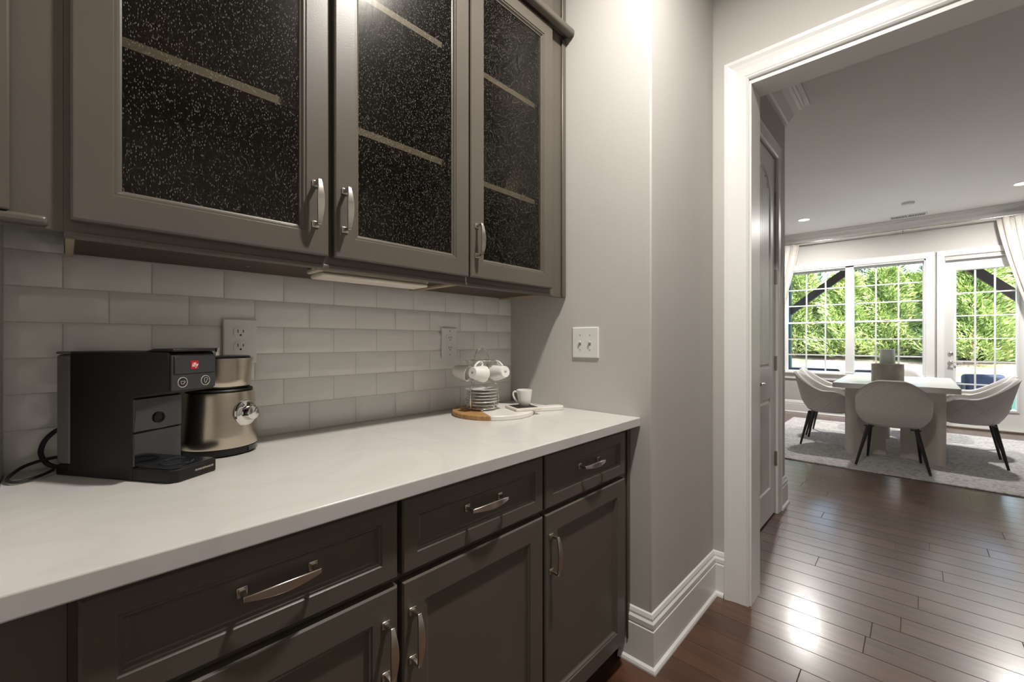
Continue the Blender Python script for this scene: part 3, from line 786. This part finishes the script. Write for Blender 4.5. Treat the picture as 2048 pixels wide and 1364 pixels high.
# centrepiece
CP = (5.93, .205, TZ)
t = thing('candle_holder', 'travertine cylinder candle holder with clear glass hurricane on dining table', 'candle holder', CP)
MB().lathe([(.0, 0), (.128, 0), (.13, .002), (.13, .188), (.128, .19), (.105, .19), (.105, .18), (0, .18)], (0, 0, 0), 48, cap=False).build('base', CONC, t, bevel=0, auto=30)
MB().lathe([(.098, .181), (.098, .385), (.095, .385), (.095, .181)], (0, 0, 0), 40, cap=False).build('glass_hurricane', PANE, t)
t = thing('pillar_candle', 'thick white pillar candle standing in the travertine holder', 'candle', (CP[0], CP[1], CP[2]+.18))
MB().lathe([(0, 0), (.062, 0), (.062, .155), (.057, .162), (.04, .16), (0, .158)], (0, 0, 0), 36, cap=False).build('wax', WAX, t)
MB().tube([(0, 0, .157), (.001, 0, .175)], .0015, 6).build('wick', SLOT, t)

# curtains and rod
def curtain(yin, ytie_in, yout, ztie, ztop, zbot, x, label, n=150):
    """drape gathered towards yout; inner edge runs from yin (top) to ytie_in (tie)"""
    m = MB(); rows = 46; cols = []
    for r in range(rows+1):
        z = ztop+(zbot-ztop)*r/rows
        if z > ztie:
            u = (ztop-z)/(ztop-ztie); s_ = u**1.25; e = yin+(ytie_in-yin)*s_; out = yout
        else:
            u = (ztie-z)/(ztie-zbot); e = ytie_in+(yin-ytie_in)*.12*math.sin(min(1, u*1.6)*PI/2); out = yout
        wd = abs(out-e); row = []
        for i in range(n+1):
            q = i/n; ph = q*2*PI*7.5
            amp = .030*(0.55+.45*math.sin(q*9+1.3))*(1.0 if wd > .35 else .9)
            row.append((x+amp*math.sin(ph+.5*math.sin(z*2.1))+.01*math.sin(z*3+q*11), e+(out-e)*q+.012*math.sin(ph*2), z))
        cols.append(row)
    m.loft(cols, cap=False, closed=False, sm=True)
    o = m.build('curtain', CURT, off=(x, yout, zbot), auto=80)
    sl = o.modifiers.new('solid', 'SOLIDIFY'); sl.thickness = .003; sl.offset = 0
    return tag(o, label, 'curtain')
curtain(1.36, 1.80, 2.10, .95, 2.755, .02, FX-.13, 'grey-beige linen curtain pulled aside at the window beside the white panel door')
curtain(-.765, -1.20, -1.52, .95, 2.755, .02, FX-.13, 'grey-beige linen curtain pulled aside over the patio door')
t = thing('curtain_rod', 'thin brushed metal curtain rod below the crown moulding', 'rod', (FX-.13, .1, 2.765))
MB().tube([(0, 2.6, 0), (0, -2.0, 0)], .011, 10).build('rod', NICKEL, t)
for yy in (.02, 2.3, -1.75):
    MB().tube([(0, yy, -.012), (0, yy, -.03), (.128, yy, -.03)], .006, 8).build('bracket', NICKEL, t)
for yy, s_ in ((2.6, 1), (-2.0, -1)):
    MB().lathe([(0, -.02), (.014, -.014), (.02, 0), (.014, .014), (0, .02)], (0, yy+s_*.015, 0), 14, cap=False).build('finial', NICKEL, t)

# ------------------------------------------------------------------ outlets and switch
def outlet_round():
    t = thing('wall_outlet', 'white duplex outlet with rounded sockets behind the milk frother', 'outlet', (.338, YB-.0085, 1.18))
    rect = MB(); rect_loops(rect, -.041, .041, -.062, .062, [(0, 0), (0, -.004), (.003, -.006)]); rect.build('plate', WHITEPL, t)
    for zc in (.024, -.0155):
        def shape(k): 
            pts = []
            for a in range(24):
                q = 2*PI*a/24; pts.append((max(-.0165, min(.0165, .0175*math.cos(q)))*k, max(-.0125, min(.0125, .0175*math.sin(q)))*k+zc))
            return pts
        MB().prism(shape(1.06), lambda x, z: (x, -.0064, z), lambda x, z: (x, -.0058, z)).build('seam', WHITEPL, t)
        f = MB().prism(shape(1.0), lambda x, z: (x, -.0078, z), lambda x, z: (x, -.0058, z)).build('socket', WHITEPL, t)
        for sx, hh in ((-.0065, .0045), (.0065, .0038)):
            MB().box(sx-.001, -.0081, zc+.0035-hh, sx+.001, -.0077, zc+.0035+hh).build('slot', SLOT, f)
        MB().prism([(.0024*math.cos(PI*k/8), .003*math.sin(PI*k/8)) for k in range(9)]+[(-.0024, -.002), (.0024, -.002)], lambda x, z: (x, -.0081, zc-.0078+z), lambda x, z: (x, -.0077, zc-.0078+z)).build('slot', SLOT, f)
    MB().lathe([(0, 0), (.0028, 0), (.0028, .001), (0, .0014)], (0, 0, 0), 12, cap=False).xform(Matrix.Translation((0, -.006, .004)) @ Matrix.Rotation(PI/2, 4, 'X')).build('screw', WHITEPL, t)
outlet_round()
t = thing('wall_outlet', 'white rectangular safety outlet with two buttons near the cup rack', 'outlet', (1.076, YB-.0085, 1.172))
rect = MB(); rect_loops(rect, -.0385, .0385, -.0615, .0615, [(0, 0), (0, -.004), (.003, -.006)]); rect.build('plate', WHITEPL, t)
MB().box(-.0175, -.0062, -.0345, .0175, -.0058, .0345).build('seam', WHITEPL, t)
f = MB().box(-.0168, -.0085, -.0338, .0168, -.0058, .0338).build('socket', WHITEPL, t, bevel=.001)
for zc in (.020, -.020):
    for sx in (-.0055, .0055): MB().box(sx-.001, -.0089, zc-.002, sx+.001, -.0084, zc+.006).build('slot', SLOT, f)
    MB().box(-.002, -.0089, zc-.0095, .002, -.0084, zc-.0055).build('slot', SLOT, f)
for zc in (.0045, -.0045): MB().box(-.010, -.0098, zc-.003, .010, -.0084, zc+.003).build('button', WHITEPL, f, bevel=.0006)
for zc in (.0485, -.0485): MB().lathe([(0, 0), (.003, 0), (.003, .001), (0, .0014)], (0, 0, 0), 12, cap=False).xform(Matrix.Translation((0, -.006, zc)) @ Matrix.Rotation(PI/2, 4, 'X')).build('screw', GREYLN, t)
t = thing('light_switch', 'white double toggle switch plate on the pantry side wall', 'switch', (XR, .966, 1.174))
rect = MB(); rect_loops(rect, -.062, .062, -.0615, .0615, [(0, 0), (0, -.004), (.003, -.006)], fn=lambda p, q, z: (q, p, z)); rect.build('plate', WHITEPL, t)
for yy in (-.023, .023):
    MB().box(-.0065, yy-.005, -.012, -.0058, yy+.005, .012).build('slot', GREYLN, t)
    MB().box(-.0135, yy-.0038, -.001, -.0055, yy+.0038, .010).build('toggle', WHITEPL, t, bevel=.001)
    for zc in (.03, -.03): MB().lathe([(0, 0), (.003, 0), (.003, .001), (0, .0014)], (0, 0, 0), 12, cap=False).xform(Matrix.Translation((-.006, yy, zc)) @ Matrix.Rotation(-PI/2, 4, 'Y')).build('screw', GREYLN, t)

# ------------------------------------------------------------------ coffee machine
CTZ = CT1
P0 = Vector((.1436, 1.046)); fw = Vector((.527, -.85)); wd = Vector((.85, .527))
ctr = P0+wd*.05-fw*.15
t = thing('coffee_machine', 'black capsule coffee machine with red logo square and smoked rear tank', 'coffee machine', (ctr.x, ctr.y, CTZ+.0003), math.atan2(.527, .85))
HW = .05
# side outline in (y, z): -y is the front
body = [(-.05, .0), (.112, 0), (.112, .258), (-.138, .258), (-.142, .252), (-.142, .178), (-.052, .165)]
m = MB().prism(body, lambda y, z: (-HW, y, z), lambda y, z: (HW, y, z)); m.build('body', BLACKP, t, bevel=.004, bseg=3)
MB().box(-HW+.002, .1125, .022, HW-.002, .152, .252).build('water_tank', TANKG, t, bevel=.006, bseg=3)
MB().box(-HW+.001, .1125, .0, HW-.001, .151, .0215).build('rear_foot', BLACKP, t, bevel=.003)
MB().box(-HW+.001, .113, .2525, HW-.001, .1505, .258).build('tank_lid', TANKG, t, bevel=.002)
m = MB().box(-HW+.0015, -.0545, .028, HW-.0015, -.0502, .094); m.build('splash_panel', GLOSSB, t, bevel=.001)
m = MB().box(-HW+.0015, -.0565, .0965, HW-.0015, -.0502, .163)
sp_ = m.build('capsule_drawer', GLOSSB, t, bevel=.0015)
MB().lathe([(.0075, 0), (.0115, 0), (.0115, .003), (.0085, .003), (.0085, .001), (.0075, .001)], (0, 0, 0), 24, cap=False).xform(Matrix.Translation((-.002, -.0565, .120)) @ Matrix.Rotation(PI/2, 4, 'X')).build('spout_ring', BLACKP, sp_)
MB().lathe([(0, 0), (.0075, 0), (.0075, .0012), (0, .0012)], (0, 0, 0), 20, cap=False).xform(Matrix.Translation((-.002, -.0565, .120)) @ Matrix.Rotation(PI/2, 4, 'X')).build('spout_hole', SLOT, sp_)
# front panel, lever lid, logo
MB().box(-HW+.002, -.1455, .182, HW-.002, -.1424, .251).build('front_panel', PANELB, t, bevel=.001)
fpl = MB().box(-HW+.007, -.1472, .214, HW-.007, -.1452, .249).build('logo_plate', PANELB, t, bevel=.0012)
MB().box(-HW+.0058, -.1458, .2128, HW-.0058, -.1450, .2502).build('plate_gap', BLACKP, t)
LX = -.002
MB().box(LX-.0085, -.1478, .2225, LX+.0085, -.1470, .2395).build('logo_square', RED, fpl)
FRONT = Matrix.Rotation(PI/2, 4, 'X')
text_mesh('illy', .0125, 'logo_text', INKW, fpl, Matrix.Translation((LX, -.1481, .2308)) @ FRONT, .25)
lid = [(-.149, .2585), (-.147, .2645), (-.10, .2645), (-.075, .2585)]
MB().prism(lid, lambda y, z: (-HW+.003, y, z), lambda y, z: (HW-.003, y, z)).build('lever_lid', BLACKP, t, bevel=.002)
for bx_, shp in ((-.026, 'cup'), (.024, 'mug')):
    bt = MB().lathe([(.0, 0), (.0092, 0), (.0092, .0006), (0, .0006)], (0, 0, 0), 28, cap=False).xform(Matrix.Translation((bx_, -.1455, .197)) @ Matrix.Rotation(PI/2, 4, 'X')).build('button', GLOSSB, t)
    MB().tube([(bx_+.0098*math.cos(2*PI*k/28), -.1459, .197+.0098*math.sin(2*PI*k/28)) for k in range(28)], .0007, 6, closed=True).build('ring', INKG, bt)
    if shp == 'cup': pth = [(-.004, .0022), (.0035, .0022), (.0056, .0005), (.003, -.001), (.0015, -.0034), (-.0022, -.0034), (-.0035, -.001)]
    else: pth = [(-.0028, .0052), (.0032, .0052), (.0055, .002), (.0026, .0), (.002, -.0042), (-.0014, -.0048), (-.0022, -.003)]
    MB().tube([(bx_+a, -.1463, .197+c) for a, c in pth], .0005, 6, closed=True).build('icon', INKG, bt)
# drip tray
tray = [(-.0475, -.0475), (-.0475, -.138), (-.036, -.1495), (.044, -.1495), (.049, -.144), (.049, -.0475)]
tr_ = MB().prism(tray, lambda x, y: (x*1.02, y, .0), lambda x, y: (x*1.02, y, .026)).build('drip_tray', BLACKP, t, bevel=.003, bseg=3)
MB().prism([(x*.9, y*.97+(-.002)) for x, y in tray], lambda x, y: (x, y, .0262), lambda x, y: (x, y, .0285)).build('tray_insert', GLOSSB, tr_, bevel=.001)
MB().tube([(.028*math.cos(2*PI*k/30), -.1+.028*math.sin(2*PI*k/30), .0292) for k in range(30)], .0016, 6, closed=True).build('cup_ring', GLOSSB, tr_)
text_mesh('FRANCISFRANCIS!', .0052, 'tray_text', INKG, tr_, Matrix.Translation((.018, -.1497, .014)) @ FRONT, .2)
# power cord
def wpt(x, y, z=.0): return Vector((ctr.x, ctr.y, CTZ))+Vector((wd.x*x-fw.x*y, wd.y*x-fw.y*y, z))
def catmull(P, n=8):
    P = [Vector(p) for p in P]; Q = [P[0]]+P+[P[-1]]; out = []
    for i in range(1, len(Q)-2):
        for k in range(n):
            u = k/n; a, b_, c_, d_ = Q[i-1], Q[i], Q[i+1], Q[i+2]
            out.append(.5*((2*b_)+(-a+c_)*u+(2*a-5*b_+4*c_-d_)*u*u+(-a+3*b_-3*c_+d_)*u**3))
    out.append(P[-1]); return out
cord = catmull([(-.0165, 1.300, .912), (-.035, 1.285, .907), (-.058, 1.268, .9052), (-.074, 1.275, .9055), (-.078, 1.300, .909), (-.060, 1.322, .922), (-.035, 1.335, .928), (-.012, 1.34, .93)])
cord2 = catmull([(.0, 1.349, .99), (-.014, 1.352, .985), (-.030, 1.354, .966), (-.036, 1.352, .940), (-.026, 1.349, .916), (-.008, 1.344, .906)])
pc = thing('power_cord', 'black power cord looping behind the coffee machine on the counter', 'cord', (-.05, 1.31, CTZ))
MB().tube(cord, .0032, 8).build('cord', RUBBER, pc, tuple(pc.location)); MB().tube(cord2, .0046, 8).build('strain_loop', RUBBER, pc, tuple(pc.location))

# ------------------------------------------------------------------ milk frother
FC = (.270, 1.277)
t = thing('milk_frother', 'brushed steel milk frother with chrome dial and lidded jug beside coffee machine', 'milk frother', (FC[0], FC[1], CTZ+.0003))
MB().lathe([(.070, 0), (.079, .004), (.0815, .016), (.081, .022), (.02, .022)], (0, 0, 0), 56).build('foot_ring', BLACKP, t)
MB().lathe([(.0825, .0205), (.0835, .024), (.0825, .05), (.0785, .10), (.0760, .145), (.0745, .154), (.066, .1555), (.02, .1555)], (0, 0, 0), 64).build('base', STEEL, t)
MB().lathe([(.02, .1557), (.0708, .1557), (.072, .158), (.070, .161), (.02, .161)], (0, 0, 0), 56).build('warming_plate', BLACKP, t)
jr = []
for r_, z in ((.055, .1615), (.0635, .163), (.067, .170), (.0675, .185), (.068, .225), (.069, .237), (.066, .237), (.065, .225)):
    ring = []
    for a in range(64):
        q = 2*PI*a/64; dq = (q-R(-28)+PI) % (2*PI)-PI
        k = 1+(.09*math.exp(-(dq/.24)**2)*max(0, (z-.212)/.025) if z > .212 else 0)
        ring.append((r_*k*math.cos(q), r_*k*math.sin(q), z))
    jr.append(ring)
jg = MB().loft(jr, cap=False, sm=True)
jg.add(jr[0], [tuple(range(64))]); jg.build('jug', STEEL, t, auto=60)
ld_ = MB().lathe([(0, .236), (.064, .236), (.067, .2385), (.065, .2425), (.05, .2435), (0, .2437)], (0, 0, 0), 56, cap=False).build('lid', PANELB, t)
MB().lathe([(0, .2437), (.007, .2437), (.0055, .25), (.0055, .256), (.0065, .262), (0, .263)], (-.006, -.0, 0), 16, cap=False).build('lid_knob', CHROME, ld_)
kn = Vector((.50, -.865, .06)).normalized()
dial = MB().lathe([(0, 0), (.0305, 0), (.032, .003), (.0305, .006), (.025, .007), (.0185, .010), (.0175, .024), (.0165, .0272), (.014, .0285), (0, .0285)], (0, 0, 0), 40, cap=False)
q_ = Vector((0, 0, 1)).rotation_difference(kn)
dial.xform(Matrix.Translation(Vector((kn.x*.0765, kn.y*.0765, .1015))) @ q_.to_matrix().to_4x4()); dl = dial.build('dial', CHROME, t)
mk = MB().box(-.0006, .002, .0285, .0006, .012, .0291); mk.xform(Matrix.Translation(Vector((kn.x*.0765, kn.y*.0765, .1015))) @ q_.to_matrix().to_4x4()); mk.build('dial_mark', SLOT, dl)
fq = math.atan2(kn.y, kn.x)+.35
ft = MB()
ft.loft([[(.0825*math.cos(a), .0825*math.sin(a), z) for z in (.006, .018)]+[(.079*math.cos(a), .079*math.sin(a), z) for z in (.018, .006)] for a in [fq-.28+.56*k/10 for k in range(11)]], sm=False)
ft.build('foot_window', GLOSSB, t)

# ------------------------------------------------------------------ board, cup rack, cups
BC = Vector((1.140, 1.183)); hd = Vector((.894, -.447)).normalized(); pn = Vector((-hd.y, hd.x)); BR = .157; BT = .017
def bpt(a, b_, z): p = BC+hd*a+pn*b_; return (p.x, p.y, z)
t = thing('serving_board', 'round serving board of wood and white marble with a short handle', 'board', (BC.x, BC.y, CTZ+.0002)); og = tuple(t.location)
SPL = -.055
a0 = math.acos(SPL/BR)
wood = [(BR*math.cos(q), BR*math.sin(q)) for q in [a0+(2*PI-2*a0)*k/40 for k in range(41)]]
hw_ = .026; ah = math.asin(hw_/BR)
mar = [(BR*math.cos(q), BR*math.sin(q)) for q in [-a0+(a0-ah-.09)*k/30 for k in range(31)]]
hl_ = .30
hand = [(BR+.012, -hw_-.004), (BR+.03, -hw_+.003), (hl_-.03, -hw_)]+[(hl_-.026+.026*math.cos(q), .026*math.sin(q)) for q in [-PI/2+PI*k/12 for k in range(1, 12)]]+[(hl_-.03, hw_), (BR+.03, hw_-.003), (BR+.012, hw_+.004)]
mar2 = [(x, -y) for x, y in mar[::-1]]
WOODB = mat('mango_wood', (.40, .22, .085), .5, var=.3, scale=5, stretch=(3, 18, 3))
MARB = mat('white_marble', (.80, .775, .74), .25, var=.04, scale=7)
MB().prism(wood, lambda a, b_: bpt(a, b_, CTZ+.0002), lambda a, b_: bpt(a, b_, CTZ+BT)).build('wood_section', WOODB, t, og, bevel=.003)
MB().prism(mar+hand+mar2, lambda a, b_: bpt(a+.0002, b_, CTZ+.0002), lambda a, b_: bpt(a+.0002, b_, CTZ+BT)).build('marble_section', MARB, t, og, bevel=.003)
BZ = CTZ+BT

RC = (1.108, 1.212)
view = math.atan2(-RC[1], -RC[0])          # direction rack -> camera
t = thing('cup_rack', 'chrome wire rack holding hanging cups and a stack of saucers', 'cup rack', (RC[0], RC[1], BZ+.0005), view+PI/2)
# local: -y faces the camera
wr = .0016
def ring(r, z, n=40): return [(r*math.cos(2*PI*k/n), r*math.sin(2*PI*k/n), z) for k in range(n)]
base_ = MB(); base_.tube(ring(.058, .0085), wr, 6, closed=True); base_.tube(ring(.043, .0085), wr*.8, 6, closed=True)
base_.tube([(-.058, 0, .0085), (.058, 0, .0085)], wr*.8, 6); base_.tube([(0, -.058, .0085), (0, .058, .0085)], wr*.8, 6); base_.build('base_ring', CHROME, t)
for q in (R(-90), R(30), R(150)):
    MB().lathe([(0, 0), (.003, .0008), (.0042, .004), (.003, .0072), (0, .008)], (.058*math.cos(q), .058*math.sin(q), 0), 12, cap=False).build('foot', CHROME, t)
MB().tube(ring(.068, .036), wr, 6, closed=True).build('guard_ring', CHROME, t)
for q in (R(-128), R(-48), R(20), R(160), R(90)):
    c_, s_ = math.cos(q), math.sin(q)
    top_ = .083 if q in (R(-128), R(20)) else .04
    MB().tube([(.056*c_, .056*s_, .0085), (.066*c_, .066*s_, .011), (.0685*c_, .0685*s_, .018), (.0685*c_, .0685*s_, top_)], wr, 6).build('upright', CHROME, t)
for s_, q in ((-1, R(-128)), (1, R(20))):
    c_, n_ = math.cos(q), math.sin(q)
    MB().tube(catmull([(.0685*c_, .0685*n_, .083), (.060*c_, .058*n_, .096), (.038*s_, .0, .104), (.029*s_, 0, .112), (.0275*s_, 0, .13), (.0275*s_, 0, .192)], 6), wr, 6).build('spine', CHROME, t)
MB().tube([(.0275*math.cos(PI*k/16), 0, .190+.044*math.sin(PI*k/16)) for k in range(17)], wr*1.1, 6).build('carry_loop', CHROME, t)
MB().tube(ring(.046, .188), wr, 6, closed=True).build('hook_ring', CHROME, t)
HOOK = [R(-94), R(-16), R(54), R(122), R(192)]
for q in HOOK:
    c_, s_ = math.cos(q), math.sin(q)
    MB().tube([(r*c_, r*s_, z) for r, z in ((.044, .188), (.052, .1855), (.056, .180), (.060, .178), (.065, .182), (.066, .187))], wr, 6).build('hook', CHROME, t)
# saucers
def saucer_mesh():
    return MB().lathe([(0, .0025), (.024, .0025), (.026, 0), (.03, .0), (.036, .0035), (.058, .0085), (.0625, .0098), (.0635, .0108), (.0625, .0115), (.056, .0105), (.034, .006), (.024, .0045), (0, .0045)], (0, 0, 0), 44, cap=False)
s0 = None
for k in range(6):
    z = BZ+.0105+k*.0118
    if s0 is None:
        s0 = saucer_mesh().build('saucer', CERAM, off=(RC[0], RC[1], z)); tag(s0, 'white espresso saucer stacked in the chrome wire rack', 'saucer', 'saucers stacked in the cup rack'); s0.location = (RC[0], RC[1], z)
        for v_ in s0.data.vertices: v_.co += Vector((RC[0], RC[1], z))
    else: dup(s0, (RC[0], RC[1], z))
# cups
def cup(name, label, loc, M, group=None):
    e = thing(name, label, 'cup', loc, 0, group)
    e.rotation_euler = M.to_euler()
    MB().lathe([(0, .0), (.0195, 0), (.021, .0015), (.0235, .012), (.0285, .04), (.0308, .058), (.0312, .0605), (.0302, .0615), (.029, .0605), (.0265, .04), (.0215, .012), (.017, .006), (0, .005)], (0, 0, 0), 40, cap=False).build('body', CERAM, e)
    hp = catmull([(.0262, 0, .05), (.036, 0, .054), (.0435, 0, .049), (.0435, 0, .038), (.038, 0, .026), (.029, 0, .016), (.0225, 0, .012)], 5)
    MB().tube(hp, .0036, 8).build('handle', CERAM, e)
    if group: text_mesh('illy', .011, 'base_stamp', SLOT, e, Matrix.Translation((0, 0, -.0002)) @ Matrix.Rotation(PI, 4, 'X') @ Matrix.Rotation(PI/2, 4, 'Z'), .25, .0002)
    return e
COZ = BZ
q_c = R(-22)
co = thing('coaster', 'square cream ceramic coaster with dark printed top on the marble', 'coaster', (1.219, 1.098, COZ+.0004), q_c)
MB().box(-.053, -.053, 0, .053, .053, .0105).build('tile_body', CREAM, co, bevel=.0025)
MB().box(-.043, -.043, .0104, .043, .043, .0112).build('printed_top', PHOTO, co)
cup('espresso_cup', 'white espresso cup standing on the square coaster', (1.233, 1.103, COZ+.0118), Matrix.Rotation(math.atan2(-.6884+.1, .7254-1.45), 3, 'Z') if False else Matrix.Rotation(R(128), 3, 'Z'))
Mrack = Matrix.Rotation(view+PI/2, 3, 'Z')
cup0 = None
for k, q in enumerate(HOOK):
    out = Mrack @ Vector((math.cos(q), math.sin(q), 0)); tan = Mrack @ Vector((-math.sin(q), math.cos(q), 0)); up = Vector((0, 0, 1))
    # handle (+x of cup) points up and a little inwards; the mouth looks sideways and slightly down
    tilt = R(18)
    xax = (up*math.cos(R(10))-out*math.sin(R(10))).normalized()
    zax = (tan*.62+out*(-.78)).normalized(); zax = (zax-xax*zax.dot(xax)).normalized()
    M0 = Matrix.Rotation(tilt, 3, zax.cross(xax)) if False else Matrix.Identity(3)
    yax = zax.cross(xax)
    M3 = Matrix((xax, yax, zax)).transposed()
    # grip point inside the handle loop
    grip = M3 @ Vector((.0395, 0, .044))
    hook = Vector((RC[0], RC[1], BZ+.0005))+Mrack @ Vector((.0595*math.cos(q), .0595*math.sin(q), .1805))
    loc = hook-grip
    if cup0 is None:
        cup0 = cup('espresso_cup', 'white espresso cup hanging by its handle from the chrome rack', loc, M3, 'cups hanging on the cup rack')
    else:
        c = dup(cup0, loc); c.rotation_euler = M3.to_euler()

# ------------------------------------------------------------------ outside
struct(MB().box(T, -9, -.16, 11.9, 9, -.06).build('patio', PATIO))
struct(MB().box(-6, -14, -.16, T, -5.11, -.06).build('side_terrace', PATIO))
o = MB().box(11.9, -9, -.2, 15.2, 10, -.1).build('lawn', TURF, off=(13.5, 0, -.2)); struct(o)
g = MB(); nx_, ny_ = 40, 40; pts = []
for i in range(nx_+1):
    for j in range(ny_+1):
        x = 15.2+60*i/nx_; y = -50+100*j/ny_
        u = max(0, min(1, (x-16)/12)); z = -.12+.75*u*u*(3-2*u)+.06*math.sin(x*1.3+y*.7)*min(1, (x-15.2)/3)
        pts.append((x, y, z))
g.add(pts, [(i*(ny_+1)+j, (i+1)*(ny_+1)+j, (i+1)*(ny_+1)+j+1, i*(ny_+1)+j+1) for i in range(nx_) for j in range(ny_)], True)
struct(g.build('ground', SOIL))
def gz(x):
    u = max(0, min(1, (x-16)/12)); return -.12+.75*u*u*(3-2*u)
# patio cover
t = thing('patio_cover', 'dark timber patio cover with green posts and diagonal braces outside', 'patio cover', (11.5, .3, -.06)); og = tuple(t.location)
for yy in (2.13, -1.72):
    MB().box(11.42, yy-.075, -.06, 11.58, yy+.075, 2.83).build('post', POSTG, t, og)
    s_ = -1 if yy > 0 else 1
    a = Vector((11.5, yy+s_*.05, 1.85 if yy > 0 else 1.60)); c = Vector((11.5, .83 if yy > 0 else -.44, 2.85))
    d = (c-a).normalized(); nrm_ = Vector((0, -d.z, d.y))*.075
    mb = MB(); mb.loft([[tuple(p+nrm_+Vector((-.06, 0, 0))), tuple(p+nrm_+Vector((.06, 0, 0))), tuple(p-nrm_+Vector((.06, 0, 0))), tuple(p-nrm_+Vector((-.06, 0, 0)))] for p in (a, c)], sm=False)
    mb.build('brace', TIMBER, t, og)
MB().box(11.4, -2.4, 2.83, 11.6, 2.9, 3.1).build('beam', TIMBER, t, og)
MB().box(FX+.16, -2.5, 3.1, 12.0, 3.0, 3.18).build('roof_deck', TIMBER, t, og)
for k in range(6):
    yy = -2.2+k*.98; MB().box(FX+.16, yy-.03, 2.95, 12.0, yy+.03, 3.099).build('rafter', TIMBER, t, og)
# outdoor furniture
def lounge(label, loc, rz, w, group='navy patio seats'):
    t = thing('patio_armchair', label, 'armchair', loc, rz, group)
    MB().box(-w/2, -.36, .10, w/2, .36, .30).build('frame', WICKER, t, bevel=.01)
    for sx in (-1, 1):
        MB().box(sx*w/2-.06*(sx > 0), -.36, .0, sx*w/2+.06*(sx < 0), .36, .56).build('arm', WICKER, t, bevel=.015)
    MB().box(-w/2+.061, -.33, .301, w/2-.061, .22, .43).build('seat_cushion', NAVY, t, bevel=.03, bseg=3)
    b_ = MB().box(-w/2+.061, .222, .30, w/2-.061, .36, .70); b_.build('back_cushion', NAVY, t, bevel=.05, bseg=3)
    return t
lounge('navy cushioned patio sofa outside the left window', (10.55, 1.55, -.06), PI/2, 1.15)
lounge('navy cushioned patio seat outside, behind the candle holder', (10.55, .52, -.06), PI/2, .75)
lounge('navy cushioned patio armchair outside the patio door', (10.5, -.66, -.06), R(120), .66)
# pines
def foliage(seed, h, r, n, base=.12, top=.0, size=.2):
    rg = random.Random(seed); m = MB()
    for _ in range(n):
        u = rg.random()**.8; z = h*(base+(1-base)*u)
        rr = r*(1-u*.75)*(.55+.45*math.sin(min(1, u*5)*PI/2)); q = rg.random()*2*PI
        d = rr*math.sqrt(.25+.75*rg.random())*(1+.25*math.sin(q*5+z*4))
        p = Vector((d*math.cos(q), d*math.sin(q), z))
        s_ = size*rg.uniform(.5, 1.3)
        a = Vector((math.cos(q)+rg.uniform(-.8, .8), math.sin(q)+rg.uniform(-.8, .8), rg.uniform(.1, 1.1))).normalized()
        b_ = a.cross(Vector((rg.uniform(-1, 1), rg.uniform(-1, 1), rg.uniform(-1, 1)))).normalized()
        w = s_*.11
        m.add([p-b_*w*.4, p+a*s_*.55-b_*w, p+a*s_, p+a*s_*.55+b_*w], [(0, 1, 2, 3)])
    return m
def tree(name, label, group, seed, h, r, n, leafm, size, base=.06):
    t = thing(name, label, 'tree', (0, 0, 0), 0, group)
    MB().tube([(0, 0, -.3), (.03, 0, h*.3), (.0, .02, h*.65), (0, 0, h*.95)], .07+h*.006, 7, r1=.015).build('trunk', BARK, t)
    me = foliage(seed, h, r, n, base, size=size)
    data = bpy.data.meshes.new('foliage'); data.from_pydata(me.v, [], me.f); data.materials.append(leafm)
    ob = bpy.data.objects.new('foliage', data); C.objects.link(ob); ob.parent = t
    return t
P_LAB = 'bright green young pine in the row beyond the patio'
protos = [tree('pine_tree', P_LAB, 'young pines beyond the patio', 11+k, 3.6+.35*k, 1.35+.1*k, 26000, LEAF1, .22, .015) for k in range(3)]
D_LAB = 'tall darker tree standing behind the row of young pines'
tall = [tree('tall_tree', D_LAB, 'tall trees behind the pines', 31+k, 9.5+1.2*k, 1.85, 7000, LEAF2, .42, .12) for k in range(2)]
rg = random.Random(2)
k = 0
for row, (xx, n, y0, y1) in enumerate(((24.0, 9, 7.6, -6.5), (26.6, 9, 9.0, -7.0))):
    for i in range(n):
        y = y0+(y1-y0)*(i+.5*(row % 2))/(n-1)+rg.uniform(-.4, .4); x = xx+rg.uniform(-.7, .7)
        src = protos[k % 3]
        tt = src if k < 3 else dup(src)
        tt.location = (x, y, gz(x)-.02); s_ = rg.uniform(.82, 1.1); tt.scale = (s_*1.05, s_*1.05, s_); tt.rotation_euler = (0, 0, rg.random()*6.28); k += 1
k = 0
for i in range(8):
    y = 13-26*i/7+rg.uniform(-.3, .3); x = 34+(2.6 if i % 2 else -2.2)
    src = tall[k % 2]; tt = src if k < 2 else dup(src)
    tt.location = (x, y, gz(x)-.02); tt.rotation_euler = (0, 0, rg.random()*6.28); k += 1
